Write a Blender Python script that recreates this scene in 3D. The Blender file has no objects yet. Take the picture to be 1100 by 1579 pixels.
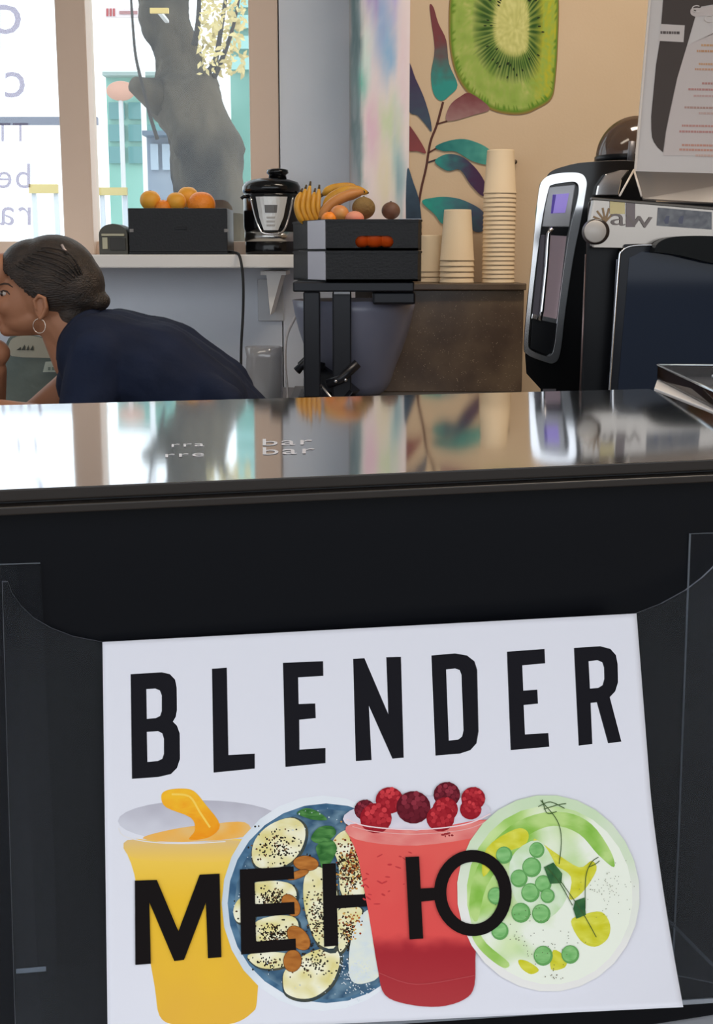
import bpy, bmesh, math, random
from mathutils import Vector, Matrix, noise
from mathutils.geometry import tessellate_polygon
random.seed(7)
sc = bpy.context.scene
COL = sc.collection
PI = math.pi
# ------------------------------------------------------------------ camera
F = 1987.0                       # focal length in pixels of the 1100x1579 frame
PITCH = math.atan(395 / F)
ZC = 1.31                        # eye height
cam_d = bpy.data.cameras.new('camera'); cam = bpy.data.objects.new('camera', cam_d); COL.objects.link(cam)
cam_d.sensor_fit = 'VERTICAL'; cam_d.sensor_height = 36; cam_d.lens = F / 1579 * 36
cam_d.clip_start = 0.05; cam_d.clip_end = 300
cam.location = (0, 0, ZC); cam.rotation_euler = (PI / 2 - PITCH, 0, 0)
sc.camera = cam
# ------------------------------------------------------------------ light and exposure
wd = bpy.data.worlds.new('overcast_sky'); sc.world = wd; wd.use_nodes = True
bg = wd.node_tree.nodes['Background']; bg.inputs[0].default_value = (0.88, 0.94, 1.0, 1); bg.inputs[1].default_value = 2.1
def area(name, loc, rot, sx, sy, power, col):
    l = bpy.data.lights.new(name, 'AREA'); l.shape = 'RECTANGLE'; l.size = sx; l.size_y = sy; l.energy = power; l.color = col
    o = bpy.data.objects.new(name, l); COL.objects.link(o); o.location = loc; o.rotation_euler = rot; return o
area('ceiling_lamp_light', (0.9, 2.9, 3.12), (0, 0, 0), 1.2, 0.3, 30, (1.0, 0.86, 0.70))
area('ceiling_lamp_light', (-0.9, 1.9, 3.12), (0, 0, 0), 1.2, 0.3, 8, (1.0, 0.86, 0.7))
sc.view_settings.view_transform = 'Standard'; sc.view_settings.look = 'None'
sc.view_settings.gamma = 1; sc.view_settings.use_curve_mapping = False
sc.view_settings.exposure = 0.0
# ------------------------------------------------------------------ helpers
CP, SP = math.cos(PITCH), math.sin(PITCH)
def ray(u, v):
    x = (u - 550) / F; y = (789.5 - v) / F
    return Vector((x, CP + y * SP, -SP + y * CP))
C0 = Vector((0, 0, ZC))
def P(u, v, Y):                  # point at forward distance Y
    r = ray(u, v); return C0 + r * (Y / r.y)
def PZ(u, v, z):                 # point on the level z
    r = ray(u, v); return C0 + r * ((z - ZC) / r.z)
def PP(u, v, o, n):              # point on a plane
    r = ray(u, v); return C0 + r * ((o - C0).dot(n) / r.dot(n))
def lin(c):
    return tuple(((x / 255) / 12.92 if x / 255 <= .04045 else ((x / 255 + .055) / 1.055) ** 2.4) for x in c)
MATS = {}
def M(name, rgb, rough=.5, metal=0, spec=.5, var=None, vs=8, bump=0, bs=60, stretch=(1, 1, 1), coat=0, det=6, ramp=(.35, .65)):
    if name in MATS: return MATS[name]
    m = bpy.data.materials.new(name); m.use_nodes = True; MATS[name] = m
    nt = m.node_tree; b = nt.nodes['Principled BSDF']
    b.inputs['Base Color'].default_value = (*lin(rgb), 1); b.inputs['Roughness'].default_value = rough
    b.inputs['Metallic'].default_value = metal; b.inputs['Specular IOR Level'].default_value = spec
    b.inputs['Coat Weight'].default_value = coat
    if var or bump:
        tc = nt.nodes.new('ShaderNodeTexCoord'); mp = nt.nodes.new('ShaderNodeMapping'); mp.inputs['Scale'].default_value = stretch
        nt.links.new(tc.outputs['Object'], mp.inputs[0])
    if var:
        nz = nt.nodes.new('ShaderNodeTexNoise'); nz.inputs['Scale'].default_value = vs; nz.inputs['Detail'].default_value = det
        nt.links.new(mp.outputs[0], nz.inputs['Vector'])
        rp = nt.nodes.new('ShaderNodeValToRGB'); rp.color_ramp.elements[0].position = ramp[0]; rp.color_ramp.elements[1].position = ramp[1]
        rp.color_ramp.elements[0].color = (*lin(rgb), 1); rp.color_ramp.elements[1].color = (*lin(var), 1)
        nt.links.new(nz.outputs[0], rp.inputs[0]); nt.links.new(rp.outputs[0], b.inputs['Base Color'])
    if bump:
        n2 = nt.nodes.new('ShaderNodeTexNoise'); n2.inputs['Scale'].default_value = bs; n2.inputs['Detail'].default_value = min(4, det)
        nt.links.new(mp.outputs[0], n2.inputs['Vector'])
        bp = nt.nodes.new('ShaderNodeBump'); bp.inputs['Strength'].default_value = bump; bp.inputs['Distance'].default_value = .01
        nt.links.new(n2.outputs[0], bp.inputs['Height']); nt.links.new(bp.outputs[0], b.inputs['Normal'])
    return m
def clear(name, tint=(255, 255, 255), gloss=.06, rough=.03, frost=0, frost_col=(220, 225, 230)):
    if name in MATS: return MATS[name]
    m = bpy.data.materials.new(name); m.use_nodes = True; MATS[name] = m
    nt = m.node_tree; nt.nodes.clear()
    out = nt.nodes.new('ShaderNodeOutputMaterial'); tr = nt.nodes.new('ShaderNodeBsdfTransparent'); gl = nt.nodes.new('ShaderNodeBsdfGlossy')
    tr.inputs[0].default_value = (*lin(tint), 1); gl.inputs['Roughness'].default_value = rough
    lw = nt.nodes.new('ShaderNodeLayerWeight'); lw.inputs[0].default_value = .25
    mu = nt.nodes.new('ShaderNodeMath'); mu.operation = 'MULTIPLY_ADD'; mu.inputs[1].default_value = .5; mu.inputs[2].default_value = gloss
    nt.links.new(lw.outputs['Fresnel'], mu.inputs[0])
    mu.inputs[1].default_value = gloss * 4
    mx = nt.nodes.new('ShaderNodeMixShader'); nt.links.new(mu.outputs[0], mx.inputs[0])
    first = tr
    if frost:
        df = nt.nodes.new('ShaderNodeBsdfDiffuse'); df.inputs[0].default_value = (*lin(frost_col), 1)
        m2 = nt.nodes.new('ShaderNodeMixShader'); m2.inputs[0].default_value = frost
        nt.links.new(tr.outputs[0], m2.inputs[1]); nt.links.new(df.outputs[0], m2.inputs[2]); first = m2
    nt.links.new(first.outputs[0], mx.inputs[1]); nt.links.new(gl.outputs[0], mx.inputs[2]); nt.links.new(mx.outputs[0], out.inputs[0])
    return m
def paint_mat(name, rough=.55, spec=.3, bump=0):
    if name in MATS: return MATS[name]
    m = M(name, (255, 255, 255), rough, spec=spec, bump=bump, bs=40); nt = m.node_tree
    a = nt.nodes.new('ShaderNodeAttribute'); a.attribute_name = 'ink'
    nt.links.new(a.outputs['Color'], nt.nodes['Principled BSDF'].inputs['Base Color'])
    return m
def wloc(o):
    v = Vector((0, 0, 0))
    while o: v += o.location; o = o.parent
    return v
def thing(name, label, cat, loc=(0, 0, 0), group=None):
    o = bpy.data.objects.new(name, None); COL.objects.link(o); o.location = loc; o.empty_display_size = .05
    return tag(o, label, cat, group)
def tag(o, label=None, cat=None, group=None, kind=None):
    if label: o['label'] = label
    if cat: o['category'] = cat
    if group: o['group'] = group
    if kind: o['kind'] = kind
    return o
class MB:
    def __init__(s): s.v = []; s.f = []; s.sm = []; s.mi = []
    def add(s, vs, fs, smooth=False, mi=0):
        k = len(s.v); s.v += [Vector(a) for a in vs]
        for f in fs: s.f.append([i + k for i in f]); s.sm.append(smooth); s.mi.append(mi)
        return s
    def box(s, a, b, mi=0):
        x0, y0, z0 = [min(p, q) for p, q in zip(a, b)]; x1, y1, z1 = [max(p, q) for p, q in zip(a, b)]
        return s.add([(x0, y0, z0), (x1, y0, z0), (x1, y1, z0), (x0, y1, z0), (x0, y0, z1), (x1, y0, z1), (x1, y1, z1), (x0, y1, z1)],
                     [(0, 3, 2, 1), (4, 5, 6, 7), (0, 1, 5, 4), (1, 2, 6, 5), (2, 3, 7, 6), (3, 0, 4, 7)], mi=mi)
    def prism(s, pts, off, holes=(), smooth=False, edge=0, mi=0):     # pts: outline in 3D, off: thickness vector
        loops = [[Vector(p) for p in pts]] + [[Vector(p) for p in h] for h in holes]
        off = Vector(off); flat = [p for l in loops for p in l]; n = len(flat)
        tris = tessellate_polygon(loops)
        k = len(s.v)
        nrm = Vector((0, 0, 0))
        for t in tris: nrm += (flat[t[1]] - flat[t[0]]).cross(flat[t[2]] - flat[t[0]])
        flip = nrm.dot(off) > 0
        s.v += flat + [p + off for p in flat]
        for t in tris:
            a, b = list(t), [i + n for i in t]
            fa = (a if not flip else a[::-1]); fb = (b[::-1] if not flip else b)
            s.f.append([i + k for i in fa]); s.f.append([i + k for i in fb]); s.sm += [False] * 2; s.mi += [mi] * 2
        o = 0
        for l in loops:
            m = len(l)
            for i in range(m):
                j = (i + 1) % m
                s.f.append([k + o + i, k + o + j, k + n + o + j, k + n + o + i]); s.sm.append(smooth); s.mi.append(edge or mi)
            o += m
        return s
    def lathe(s, prof, c=(0, 0, 0), n=32, smooth=True, mi=0, axis='Z'):   # prof: (radius, height)
        c = Vector(c); vs = []; fs = []; m = len(prof)
        for i in range(n):
            a = 2 * PI * i / n
            for r, h in prof:
                q = (r * math.cos(a), r * math.sin(a), h) if axis == 'Z' else ((r * math.cos(a), h, r * math.sin(a)) if axis == 'Y' else (h, r * math.cos(a), r * math.sin(a)))
                vs.append(c + Vector(q))
        for i in range(n):
            j = (i + 1) % n
            for k in range(m - 1): fs.append((i * m + k, j * m + k, j * m + k + 1, i * m + k + 1))
        return s.add(vs, fs, smooth, mi)
    def tube(s, pts, r, n=8, cap=True, mi=0, flat=1.0, smooth=True):
        pts = [Vector(p) for p in pts]; m = len(pts); rs = r if isinstance(r, (list, tuple)) else [r] * m
        vs = []; fs = []; u = None
        for i, p in enumerate(pts):
            t = (pts[min(i + 1, m - 1)] - pts[max(i - 1, 0)]).normalized()
            if u is None: u = t.orthogonal().normalized()
            u = (u - t * u.dot(t)).normalized(); w = t.cross(u)
            for k in range(n):
                a = 2 * PI * k / n; vs.append(p + (u * math.cos(a) + w * math.sin(a) * flat) * rs[i])
        for i in range(m - 1):
            for k in range(n):
                q = (k + 1) % n; fs.append((i * n + k, i * n + q, (i + 1) * n + q, (i + 1) * n + k))
        if cap: fs += [tuple(range(n))[::-1], tuple((m - 1) * n + k for k in range(n))]
        return s.add(vs, fs, smooth, mi)
    def ell(s, c, r, nu=24, nv=14, rot=None, mi=0, fn=None):
        c = Vector(c); r = r if hasattr(r, '__len__') else (r, r, r); vs = []; fs = []
        for j in range(nv + 1):
            ph = PI * j / nv
            for i in range(nu):
                a = 2 * PI * i / nu
                q = Vector((r[0] * math.sin(ph) * math.cos(a), r[1] * math.sin(ph) * math.sin(a), r[2] * math.cos(ph)))
                if fn: q = fn(q)
                if rot: q = rot @ q
                vs.append(c + q)
        for j in range(nv):
            for i in range(nu):
                k = (i + 1) % nu; fs.append((j * nu + i, (j + 1) * nu + i, (j + 1) * nu + k, j * nu + k))
        return s.add(vs, fs, True, mi)
    def cap(s, a, b, ra, rb, n=16):        # tapered capsule, closed
        a, b = Vector(a), Vector(b); t = (b - a); L = t.length; t = t.normalized() if L > 1e-6 else Vector((0, 0, 1))
        u = t.orthogonal().normalized(); w = t.cross(u); rings = []
        for k in range(6): ph = PI / 2 * (1 - k / 5); rings.append((a - t * ra * math.sin(ph), ra * math.cos(ph)))
        for k in range(6): ph = PI / 2 * k / 5; rings.append((b + t * rb * math.sin(ph), rb * math.cos(ph)))
        vs = []; fs = []
        for p, r in rings:
            for k in range(n): an = 2 * PI * k / n; vs.append(p + (u * math.cos(an) + w * math.sin(an)) * max(r, 1e-5))
        for i in range(len(rings) - 1):
            for k in range(n): q = (k + 1) % n; fs.append((i * n + k, i * n + q, (i + 1) * n + q, (i + 1) * n + k))
        return s.add(vs, fs, True)
    def build(s, name, mat, parent=None, bevel=0, seg=2, loc=None, fix=True):
        org = wloc(parent) if parent else Vector((0, 0, 0))
        l = Vector(loc) if loc is not None else Vector((0, 0, 0))
        me = bpy.data.meshes.new(name); me.from_pydata([v - org - l for v in s.v], [], s.f)
        for p, sm, mi in zip(me.polygons, s.sm, s.mi): p.use_smooth = sm; p.material_index = mi
        for mt in (mat if isinstance(mat, (list, tuple)) else [mat]): me.materials.append(mt)
        if fix:
            bm = bmesh.new(); bm.from_mesh(me); bmesh.ops.remove_doubles(bm, verts=bm.verts, dist=1e-6)
            bmesh.ops.recalc_face_normals(bm, faces=bm.faces); bm.to_mesh(me); bm.free()
        o = bpy.data.objects.new(name, me); COL.objects.link(o); o.location = l
        if parent: o.parent = parent
        if bevel:
            b = o.modifiers.new('bevel', 'BEVEL'); b.width = bevel; b.segments = seg; b.limit_method = 'ANGLE'; b.angle_limit = .6
        return o
def px_prism(pts, Y, depth, holes=()):      # outline standing at distance Y, thickness depth away from the viewer
    return MB().prism([P(u, v, Y) for u, v in pts], (0, depth, 0), [[P(u, v, Y) for u, v in h] for h in holes])
def smooth_poly(pts, n=4, closed=True):     # Catmull-Rom
    out = []; m = len(pts)
    for i in range(m if closed else m - 1):
        g = (lambda k: pts[k % m]) if closed else (lambda k: pts[max(0, min(m - 1, k))])
        a, b, c, d = g(i - 1), g(i), g(i + 1), g(i + 2)
        for k in range(n):
            t = k / n
            out.append(tuple(.5 * (2 * b[q] + (c[q] - a[q]) * t + (2 * a[q] - 5 * b[q] + 4 * c[q] - d[q]) * t * t + (3 * b[q] - a[q] - 3 * c[q] + d[q]) * t ** 3) for q in range(len(b))))
    if not closed: out.append(tuple(pts[-1]))
    return out
def ell_pts(c, rx, ry, n=28, rot=0, a0=0, a1=2 * PI):
    cr, sr = math.cos(rot), math.sin(rot); o = []
    for i in range(n):
        a = a0 + (a1 - a0) * i / (n if a1 - a0 > 6.28 else n - 1); x, y = rx * math.cos(a), ry * math.sin(a)
        o.append((c[0] + x * cr - y * sr, c[1] + x * sr + y * cr))
    return o
def mixc(a, b, t): t = max(0, min(1, t)); return tuple(x + (y - x) * t for x, y in zip(a, b))
class Art:                                   # flat print: coloured outlines laid on a surface
    def __init__(s, surf, size=14): s.surf = surf; s.size = size; s.v = []; s.f = []; s.c = []; s.layer = 1
    def tri(s, a, b, c, col):
        st = [(a, b, c)]
        while st:
            a, b, c = st.pop()
            e = [((a[0] - b[0]) ** 2 + (a[1] - b[1]) ** 2, 0), ((b[0] - c[0]) ** 2 + (b[1] - c[1]) ** 2, 1), ((c[0] - a[0]) ** 2 + (c[1] - a[1]) ** 2, 2)]
            L, k = max(e)
            if L > s.size ** 2 * 2:
                if k == 1: a, b, c = b, c, a
                elif k == 2: a, b, c = c, a, b
                m = ((a[0] + b[0]) / 2, (a[1] + b[1]) / 2); st += [(a, m, c), (m, b, c)]
            else:
                n = len(s.v)
                for q in (a, b, c): s.v.append(s.surf(q[0], q[1], s.layer)); s.c.append(lin(col(q[0], q[1])) if callable(col) else lin(col))
                s.f.append((n, n + 1, n + 2))
    def poly(s, pts, col, holes=(), up=True):
        if up: s.layer += 1
        loops = [[Vector((p[0], p[1], 0)) for p in l] for l in [pts, *holes]]; fl = [p for l in loops for p in l]
        for t in tessellate_polygon(loops): s.tri(*[(fl[i].x, fl[i].y) for i in t], col)
        return s
    def ell(s, c, rx, ry, col, rot=0, n=28, up=True): return s.poly(ell_pts(c, rx, ry, n, rot), col, up=up)
    def line(s, pts, w, col, up=True):
        if up: s.layer += 1
        for (a, b) in zip(pts, pts[1:]):
            d = Vector((b[0] - a[0], b[1] - a[1])); d = d.normalized() if d.length else d; q = Vector((-d.y, d.x)) * w / 2
            s.poly([(a[0] + q.x, a[1] + q.y), (b[0] + q.x, b[1] + q.y), (b[0] - q.x, b[1] - q.y), (a[0] - q.x, a[1] - q.y)], col, up=False)
        return s
    def build(s, name, mat, parent):
        org = wloc(parent); me = bpy.data.meshes.new(name); me.from_pydata([v - org for v in s.v], [], s.f)
        at = me.color_attributes.new('ink', 'FLOAT_COLOR', 'POINT')
        at.data.foreach_set('color', [x for c in s.c for x in (*c, 1)])
        me.materials.append(mat); o = bpy.data.objects.new(name, me); COL.objects.link(o); o.parent = parent; return o
def text_polys(s, size=1.0, font_scale_x=1.0):
    cu = bpy.data.curves.new('lettering', 'FONT'); cu.body = s; cu.size = size; cu.resolution_u = 3
    o = bpy.data.objects.new('lettering', cu); COL.objects.link(o)
    dg = bpy.context.evaluated_depsgraph_get(); dg.update(); me = o.evaluated_get(dg).to_mesh()
    vs = [(v.co.x * font_scale_x, v.co.y) for v in me.vertices]; fs = [tuple(p.vertices) for p in me.polygons]
    bpy.data.objects.remove(o); bpy.data.curves.remove(cu); return vs, fs
def blob_mesh(mb, vox, smooth=6, dec=None):              # closed shapes fused into one skin
    me = bpy.data.meshes.new('tmp'); me.from_pydata(mb.v, [], mb.f)
    o = bpy.data.objects.new('tmp', me); COL.objects.link(o)
    r = o.modifiers.new('r', 'REMESH'); r.mode = 'VOXEL'; r.voxel_size = vox; r.use_smooth_shade = True
    if smooth: m = o.modifiers.new('s', 'SMOOTH'); m.iterations = smooth; m.factor = .5
    dg = bpy.context.evaluated_depsgraph_get(); dg.update()
    out = bpy.data.meshes.new_from_object(o.evaluated_get(dg)); bpy.data.objects.remove(o)
    for p in out.polygons: p.use_smooth = True
    return out
def mesh_obj(name, me, mat, parent):
    org = wloc(parent); me.transform(Matrix.Translation(-org)); me.materials.clear(); me.materials.append(mat)
    o = bpy.data.objects.new(name, me); COL.objects.link(o); o.parent = parent; return o

# ================================================================== SETTING
YW = 4.15            # mural wall
YN = 4.50            # window wall
ZT = ZC - .162       # counter top level
ZSILL = ZC + .004
ZB = .90             # back worktop level
beige = M('beige_wall_paint', (208, 182, 150), .75, var=(214, 189, 158), vs=2, bump=.05, bs=120)
greyw = M('grey_wall_paint', (220, 225, 234), .7, var=(226, 230, 238), vs=3, bump=.05, bs=120)
white = M('white_paint', (232, 228, 224), .5)
framew = M('window_frame_paint', (222, 196, 176), .45)
def struct(o): o['kind'] = 'structure'; return o
struct(MB().box((-4, -1.6, -.1), (3.2, YN + .2, 0)).build('floor', M('floor_tile', (120, 112, 104), .35, var=(104, 98, 92), vs=3)))
struct(MB().box((-4, -1.0, 3.2), (3.2, YN + .2, 3.3)).build('ceiling', M('ceiling_paint', (226, 222, 216), .8)))
x_c = P(632, 200, YW).x; x_p0 = P(432, 200, YN).x; x_p1 = P(545, 200, YN).x
wall_back = struct(MB().box((x_c - .05, YW, 0), (3.2, YN + .2, 3.2)).build('wall_back', beige))
struct(MB().box((3.1, -1.0, 0), (3.2, YW, 3.2)).build('wall_right', beige))
struct(MB().box((-4, -1.0, 0), (-3.9, YN, 3.2)).build('wall_left', greyw))
wl = MB().box((-4, YN, 0), (x_p0 + .004, YN + .18, ZSILL - .02))
wl.box((x_p0, YN, 0), (x_c, YN + .18, 3.2)); wl.box((-4, YN, 2.75), (x_p0 + .004, YN + .18, 3.2))
struct(wl.build('wall_front', greyw))
# painted pier between the window and the mural
pier = [(x_c, YW - .003), (x_c, YN), (P(540, 200, YN).x, YN), (P(545, 200, 4.32).x, 4.30), (P(556, 200, 4.2).x, 4.16)]
mb = MB().prism([(x, y, .0) for x, y in pier], (0, 0, 3.2)); pier_o = struct(mb.build('wall_corner', beige))
# ---- window
win = struct(MB().box((-4, YN + .05, 2.68), (x_p0, YN + .12, 2.75)).build('window_1', framew))
xa, xb = P(386, 200, YN).x, P(430, 200, YN).x
MB().box((xa, YN - .01, ZSILL), (xb, YN + .12, 2.70)).build('window_jamb', framew, win, .004)
mx0, mx1 = P(93, 200, YN).x, P(139, 200, YN).x
MB().box((mx0, YN - .01, ZSILL), (mx1, YN + .12, 2.70)).build('mullion', framew, win, .004)
MB().box((-4, YN + .04, ZSILL - .01), (xb, YN + .12, ZSILL + .045)).build('bottom_rail', framew, win, .003)
glass = clear('window_glass', (250, 253, 253), .03)
for a, b in ((-3.98, mx0), (mx1, xa)):
    MB().box((a, YN + .07, ZSILL + .03), (b, YN + .076, 2.70)).build('pane', glass, win)
# mirrored shop lettering on the left pane (read from inside)
ink = clear('window_lettering', (214, 206, 222), .02, .3, .55, (120, 112, 132))
def pane_text(s, u_right, v_base, h, name='lettering'):
    x0 = 0; k = h / .72
    for ch in s:
        vs, fs = text_polys(ch); mbx = MB()
        mbx.add([P(u_right - (x0 + x) * k, v_base - y * k, YN + .062) for x, y in vs], [f[::-1] for f in fs])
        mbx.build(name, ink, win, fix=False); x0 += max(x for x, y in vs) + .07
pane_text('q', 36, 52, 72); pane_text('c', 42, 150, 62)
pane_text('bei', 50, 290, 40); pane_text('raw', 52, 347, 44)
pane_text('TT', 44, 218, 30)
# ---- sill board
xs1 = P(457, 400, 4.2).x
sill = struct(MB().box((-4, 4.17, ZSILL - .042), (xs1, YN + .06, ZSILL)).build('trim_1', white, None, .004))
sill['label'] = 'white window sill board on a wedge bracket'
br = MB().prism([P(402, 418, 4.24), P(441, 418, 4.24), P(441, 424, 4.24), P(434, 424, 4.24), P(417, 486, 4.24), P(411, 424, 4.24), P(402, 424, 4.24)], (0, YN - 4.24, 0))
br.build('bracket', white, sill)
pl = MB().box(P(397, 430, YN - .012), Vector((P(438, 495, YN).x, YN - .001, P(438, 495, YN).z))); pl.build('wall_plate', M('plate_white', (206, 208, 212), .5), wall_back.parent or sill, .003)

# ---- the mural on the back wall: kiwi slice and plant
def wallsurf(u, v, l): return P(u, v, YW - .001 - .0005 * l)
pm = paint_mat('mural_paint', .7, .2)
def k2(x, y): return (520 + x / 3.0556, y / 3.0556)
kout = smooth_poly([k2(*q) for q in [(530, 0), (528, 180), (545, 300), (580, 390), (640, 460), (720, 515), (800, 538), (880, 538), (940, 515), (1010, 468), (1030, 380), (1042, 200), (1046, 0), (1030, -180), (980, -320), (880, -410), (760, -420), (640, -360), (560, -200)]], 6)
kc = k2(838, 130)
art = Art(wallsurf, 60)
N = len(kout); RN = 26; rows = []
for ri in range(RN + 1):
    t = ri / RN; row = []
    for i in range(N * 2):
        a = kout[(i // 2) % N]; b = kout[(i // 2 + 1) % N]; q = ((a[0] + b[0]) / 2, (a[1] + b[1]) / 2) if i % 2 else a
        row.append((kc[0] + (q[0] - kc[0]) * t, kc[1] + (q[1] - kc[1]) * t, t, i))
    rows.append(row)
def kcol(t, i, u, v):
    n1 = noise.noise((u * .06, v * .06, 3)); n2 = noise.noise((i * .9, t * 3, 9)); n3 = noise.noise((u * .2, v * .2, 5))
    tj = t + .05 * n2
    core = (192, 192, 112); flesh = mixc((138, 164, 74), (186, 192, 112), .5 + n1); dark = (52, 86, 34)
    right = max(0, min(1, (u - 815) / 30))
    flesh = mixc(flesh, (190, 182, 44), right * .95)
    if tj < .30: c = mixc(core, (216, 214, 140), .5 + n3)
    elif tj < .64:
        st = .5 + .5 * math.sin(i * 1.57 + n2 * 2); w = 1.15 - abs(tj - .44) / .2
        c = mixc(flesh, dark, min(1, max(0, w)) * (.30 + .85 * st)); c = mixc(c, core, max(0, 1 - (tj - .3) / .05))
    elif tj < .93: c = mixc(flesh, (150, 178, 80), .5 + n3)
    else: c = mixc((92, 138, 40), (120, 140, 50), .5 + n1)
    if t > .975: c = (150, 112, 70)
    return c
for r0, r1 in zip(rows, rows[1:]):
    for i in range(len(r0)):
        j = (i + 1) % len(r0)
        quad = [r0[i], r0[j], r1[j], r1[i]]; n = len(art.v)
        for (u, v, t, ii) in quad: art.v.append(wallsurf(u, v, 3)); art.c.append(lin(kcol(t, ii, u, v)))
        art.f.append((n, n + 1, n + 2, n + 3))
art.layer = 4
rs = random.Random(3)
for i in range(46):                                   # seeds round the core
    a = rs.uniform(0, 2 * PI); d = rs.uniform(.9, 1.35)
    c = (kc[0] + 34 * d * math.cos(a), kc[1] + 64 * d * math.sin(a))
    art.ell(c, 1.1, 2.6, (38, 48, 28), rot=a + PI / 2, n=8, up=False)
kw = art.build('kiwi_painting', pm, wall_back); kw['label'] = 'large painted green kiwi slice'
plant = Art(wallsurf, 5)
teal, purp, wine, dk = (54, 148, 140), (72, 58, 88), (122, 66, 70), (62, 60, 74)
def leaf(pts, fn): plant.poly(smooth_poly([k2(*q) for q in pts], 4), fn)
def vgrad(v0, v1, a, b): return lambda u, v: mixc(a, b, (v - v0) / (v1 - v0) + .25 * noise.noise((u * .12, v * .12, 1)))
def ugrad(u0, u1, a, b): return lambda u, v: mixc(a, b, (u - u0) / (u1 - u0) + .25 * noise.noise((u * .12, v * .12, 1)))
plant.line(smooth_poly([k2(*q) for q in [(500, 480), (470, 590), (440, 670), (420, 790), (395, 900), (385, 1000), (400, 1150)]], 4, False), 3.6, (92, 58, 52))
plant.line([k2(470, 585), k2(520, 570)], 2.4, (92, 58, 52), False); plant.line([k2(430, 720), k2(480, 692)], 2.4, (92, 58, 52), False); plant.line([k2(430, 765), k2(475, 750)], 2.6, (70, 58, 62), False)
leaf([(437, 22), (455, 35), (478, 110), (515, 190), (528, 300), (568, 400), (530, 450), (490, 475), (455, 440), (443, 350), (460, 230), (443, 90)], vgrad(60, 130, wine, teal))
leaf([(338, 300), (370, 370), (410, 460), (440, 560), (445, 620), (420, 590), (380, 545), (335, 510)], vgrad(110, 195, purp, (70, 88, 104)))
leaf([(520, 570), (530, 500), (580, 455), (630, 440), (720, 510), (650, 540)], vgrad(145, 185, wine, (160, 126, 124)))
leaf([(330, 590), (370, 630), (420, 718), (380, 712), (325, 700)], vgrad(190, 236, wine, (140, 74, 76)))
leaf([(462, 692), (520, 665), (600, 655), (680, 680), (730, 712), (778, 738), (720, 775), (640, 760), (560, 715), (500, 712)], ugrad(670, 775, (40, 116, 116), (92, 170, 156)))
leaf([(462, 765), (490, 735), (540, 725), (600, 745), (660, 800), (700, 870), (690, 925), (630, 870), (580, 800), (520, 805)], ugrad(672, 730, teal, (76, 52, 84)))
leaf([(400, 950), (450, 932), (520, 928), (600, 945), (690, 1000), (690, 1085), (640, 1085), (620, 1010), (540, 990), (500, 1055), (460, 1010)], ugrad(655, 745, (50, 158, 144), (84, 92, 120)))
leaf([(330, 800), (360, 860), (390, 960), (395, 1100), (330, 1100)], vgrad(265, 350, (70, 92, 112), (48, 62, 78)))
po = plant.build('plant_painting', pm, wall_back); po['label'] = 'painted stem with teal and wine-red leaves'
hook = MB().lathe([(0, 0), (.006, 0), (.007, .004), (.004, .014), (0, .016)], P(794, 250, YW) + Vector((0, -.016, 0)), 12, axis='Y').build('wall_screw', M('dark_screw', (96, 80, 62), .5, .6), wall_back)
# pastel paint on the pier: brush marks that follow its left-hand face and front
face = [(P(540, 200, YN).x, YN), (P(545, 200, 4.30).x, 4.30), (P(556, 200, 4.16).x, 4.16), (x_c, YW - .003)]
blobs = [(548, 60, 10, 120, (60, 110, 110)), (556, 140, 7, 26, (92, 190, 168)), (549, 210, 8, 60, (90, 128, 128)), (590, 60, 16, 60, (150, 176, 222)), (597, 100, 8, 34, (140, 186, 226)), (575, 18, 10, 26, (160, 140, 205)), (606, 20, 6, 26, (176, 168, 228)),
         (600, 200, 20, 34, (206, 224, 178)), (613, 170, 6, 24, (206, 226, 206)), (575, 210, 10, 50, (236, 196, 214)), (612, 260, 9, 40, (150, 196, 196)), (616, 300, 6, 40, (128, 166, 176)), (556, 250, 5, 40, (118, 150, 150)), (565, 100, 7, 40, (214, 236, 228)), (620, 120, 9, 90, (238, 214, 220)), (592, 280, 12, 50, (236, 224, 190))]
def pcol(u, v):
    c = (246, 230, 228); wob = noise.noise((u * .11, v * .018, 2)) * 9; wb2 = noise.noise((u * .25, v * .05, 7))
    for bu, bv, su, sv, bc in blobs:
        w = math.exp(-((u + wob - bu) / su) ** 2 - ((v + wob * 3 - bv) / sv) ** 2); c = mixc(c, bc, w * (.95 + .5 * wb2))
    if u < 544: c = mixc(c, (206, 180, 158), (544 - u) / 8)
    return mixc(c, (250, 246, 248), .35 * max(0, wb2))
pa = Art(None); NU = 40; NV = 120
pts2 = []
for i in range(NU + 1):
    t = i / NU * (len(face) - 1); k = min(int(t), len(face) - 2); q = t - k
    pts2.append((face[k][0] + (face[k + 1][0] - face[k][0]) * q, face[k][1] + (face[k + 1][1] - face[k][1]) * q))
for i in range(NU):
    for j in range(NV):
        n = len(pa.v)
        for a, b in ((i, j), (i + 1, j), (i + 1, j + 1), (i, j + 1)):
            x, y = pts2[a]; z = .95 + (3.15 - .95) * b / NV
            u = 550 + F * x / y * 1.0; u = 540 + (u - 540); v = 395 - (z - ZC) / y * F * 1.02
            pa.v.append(Vector((x - .0015, y - .0025, z))); pa.c.append(lin(pcol(u, v)))
        pa.f.append((n, n + 1, n + 2, n + 3))
po = pa.build('pastel_painting', paint_mat('pastel_paint', .35, .5), pier_o); po['label'] = 'pastel brush-painted pier face'

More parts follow.
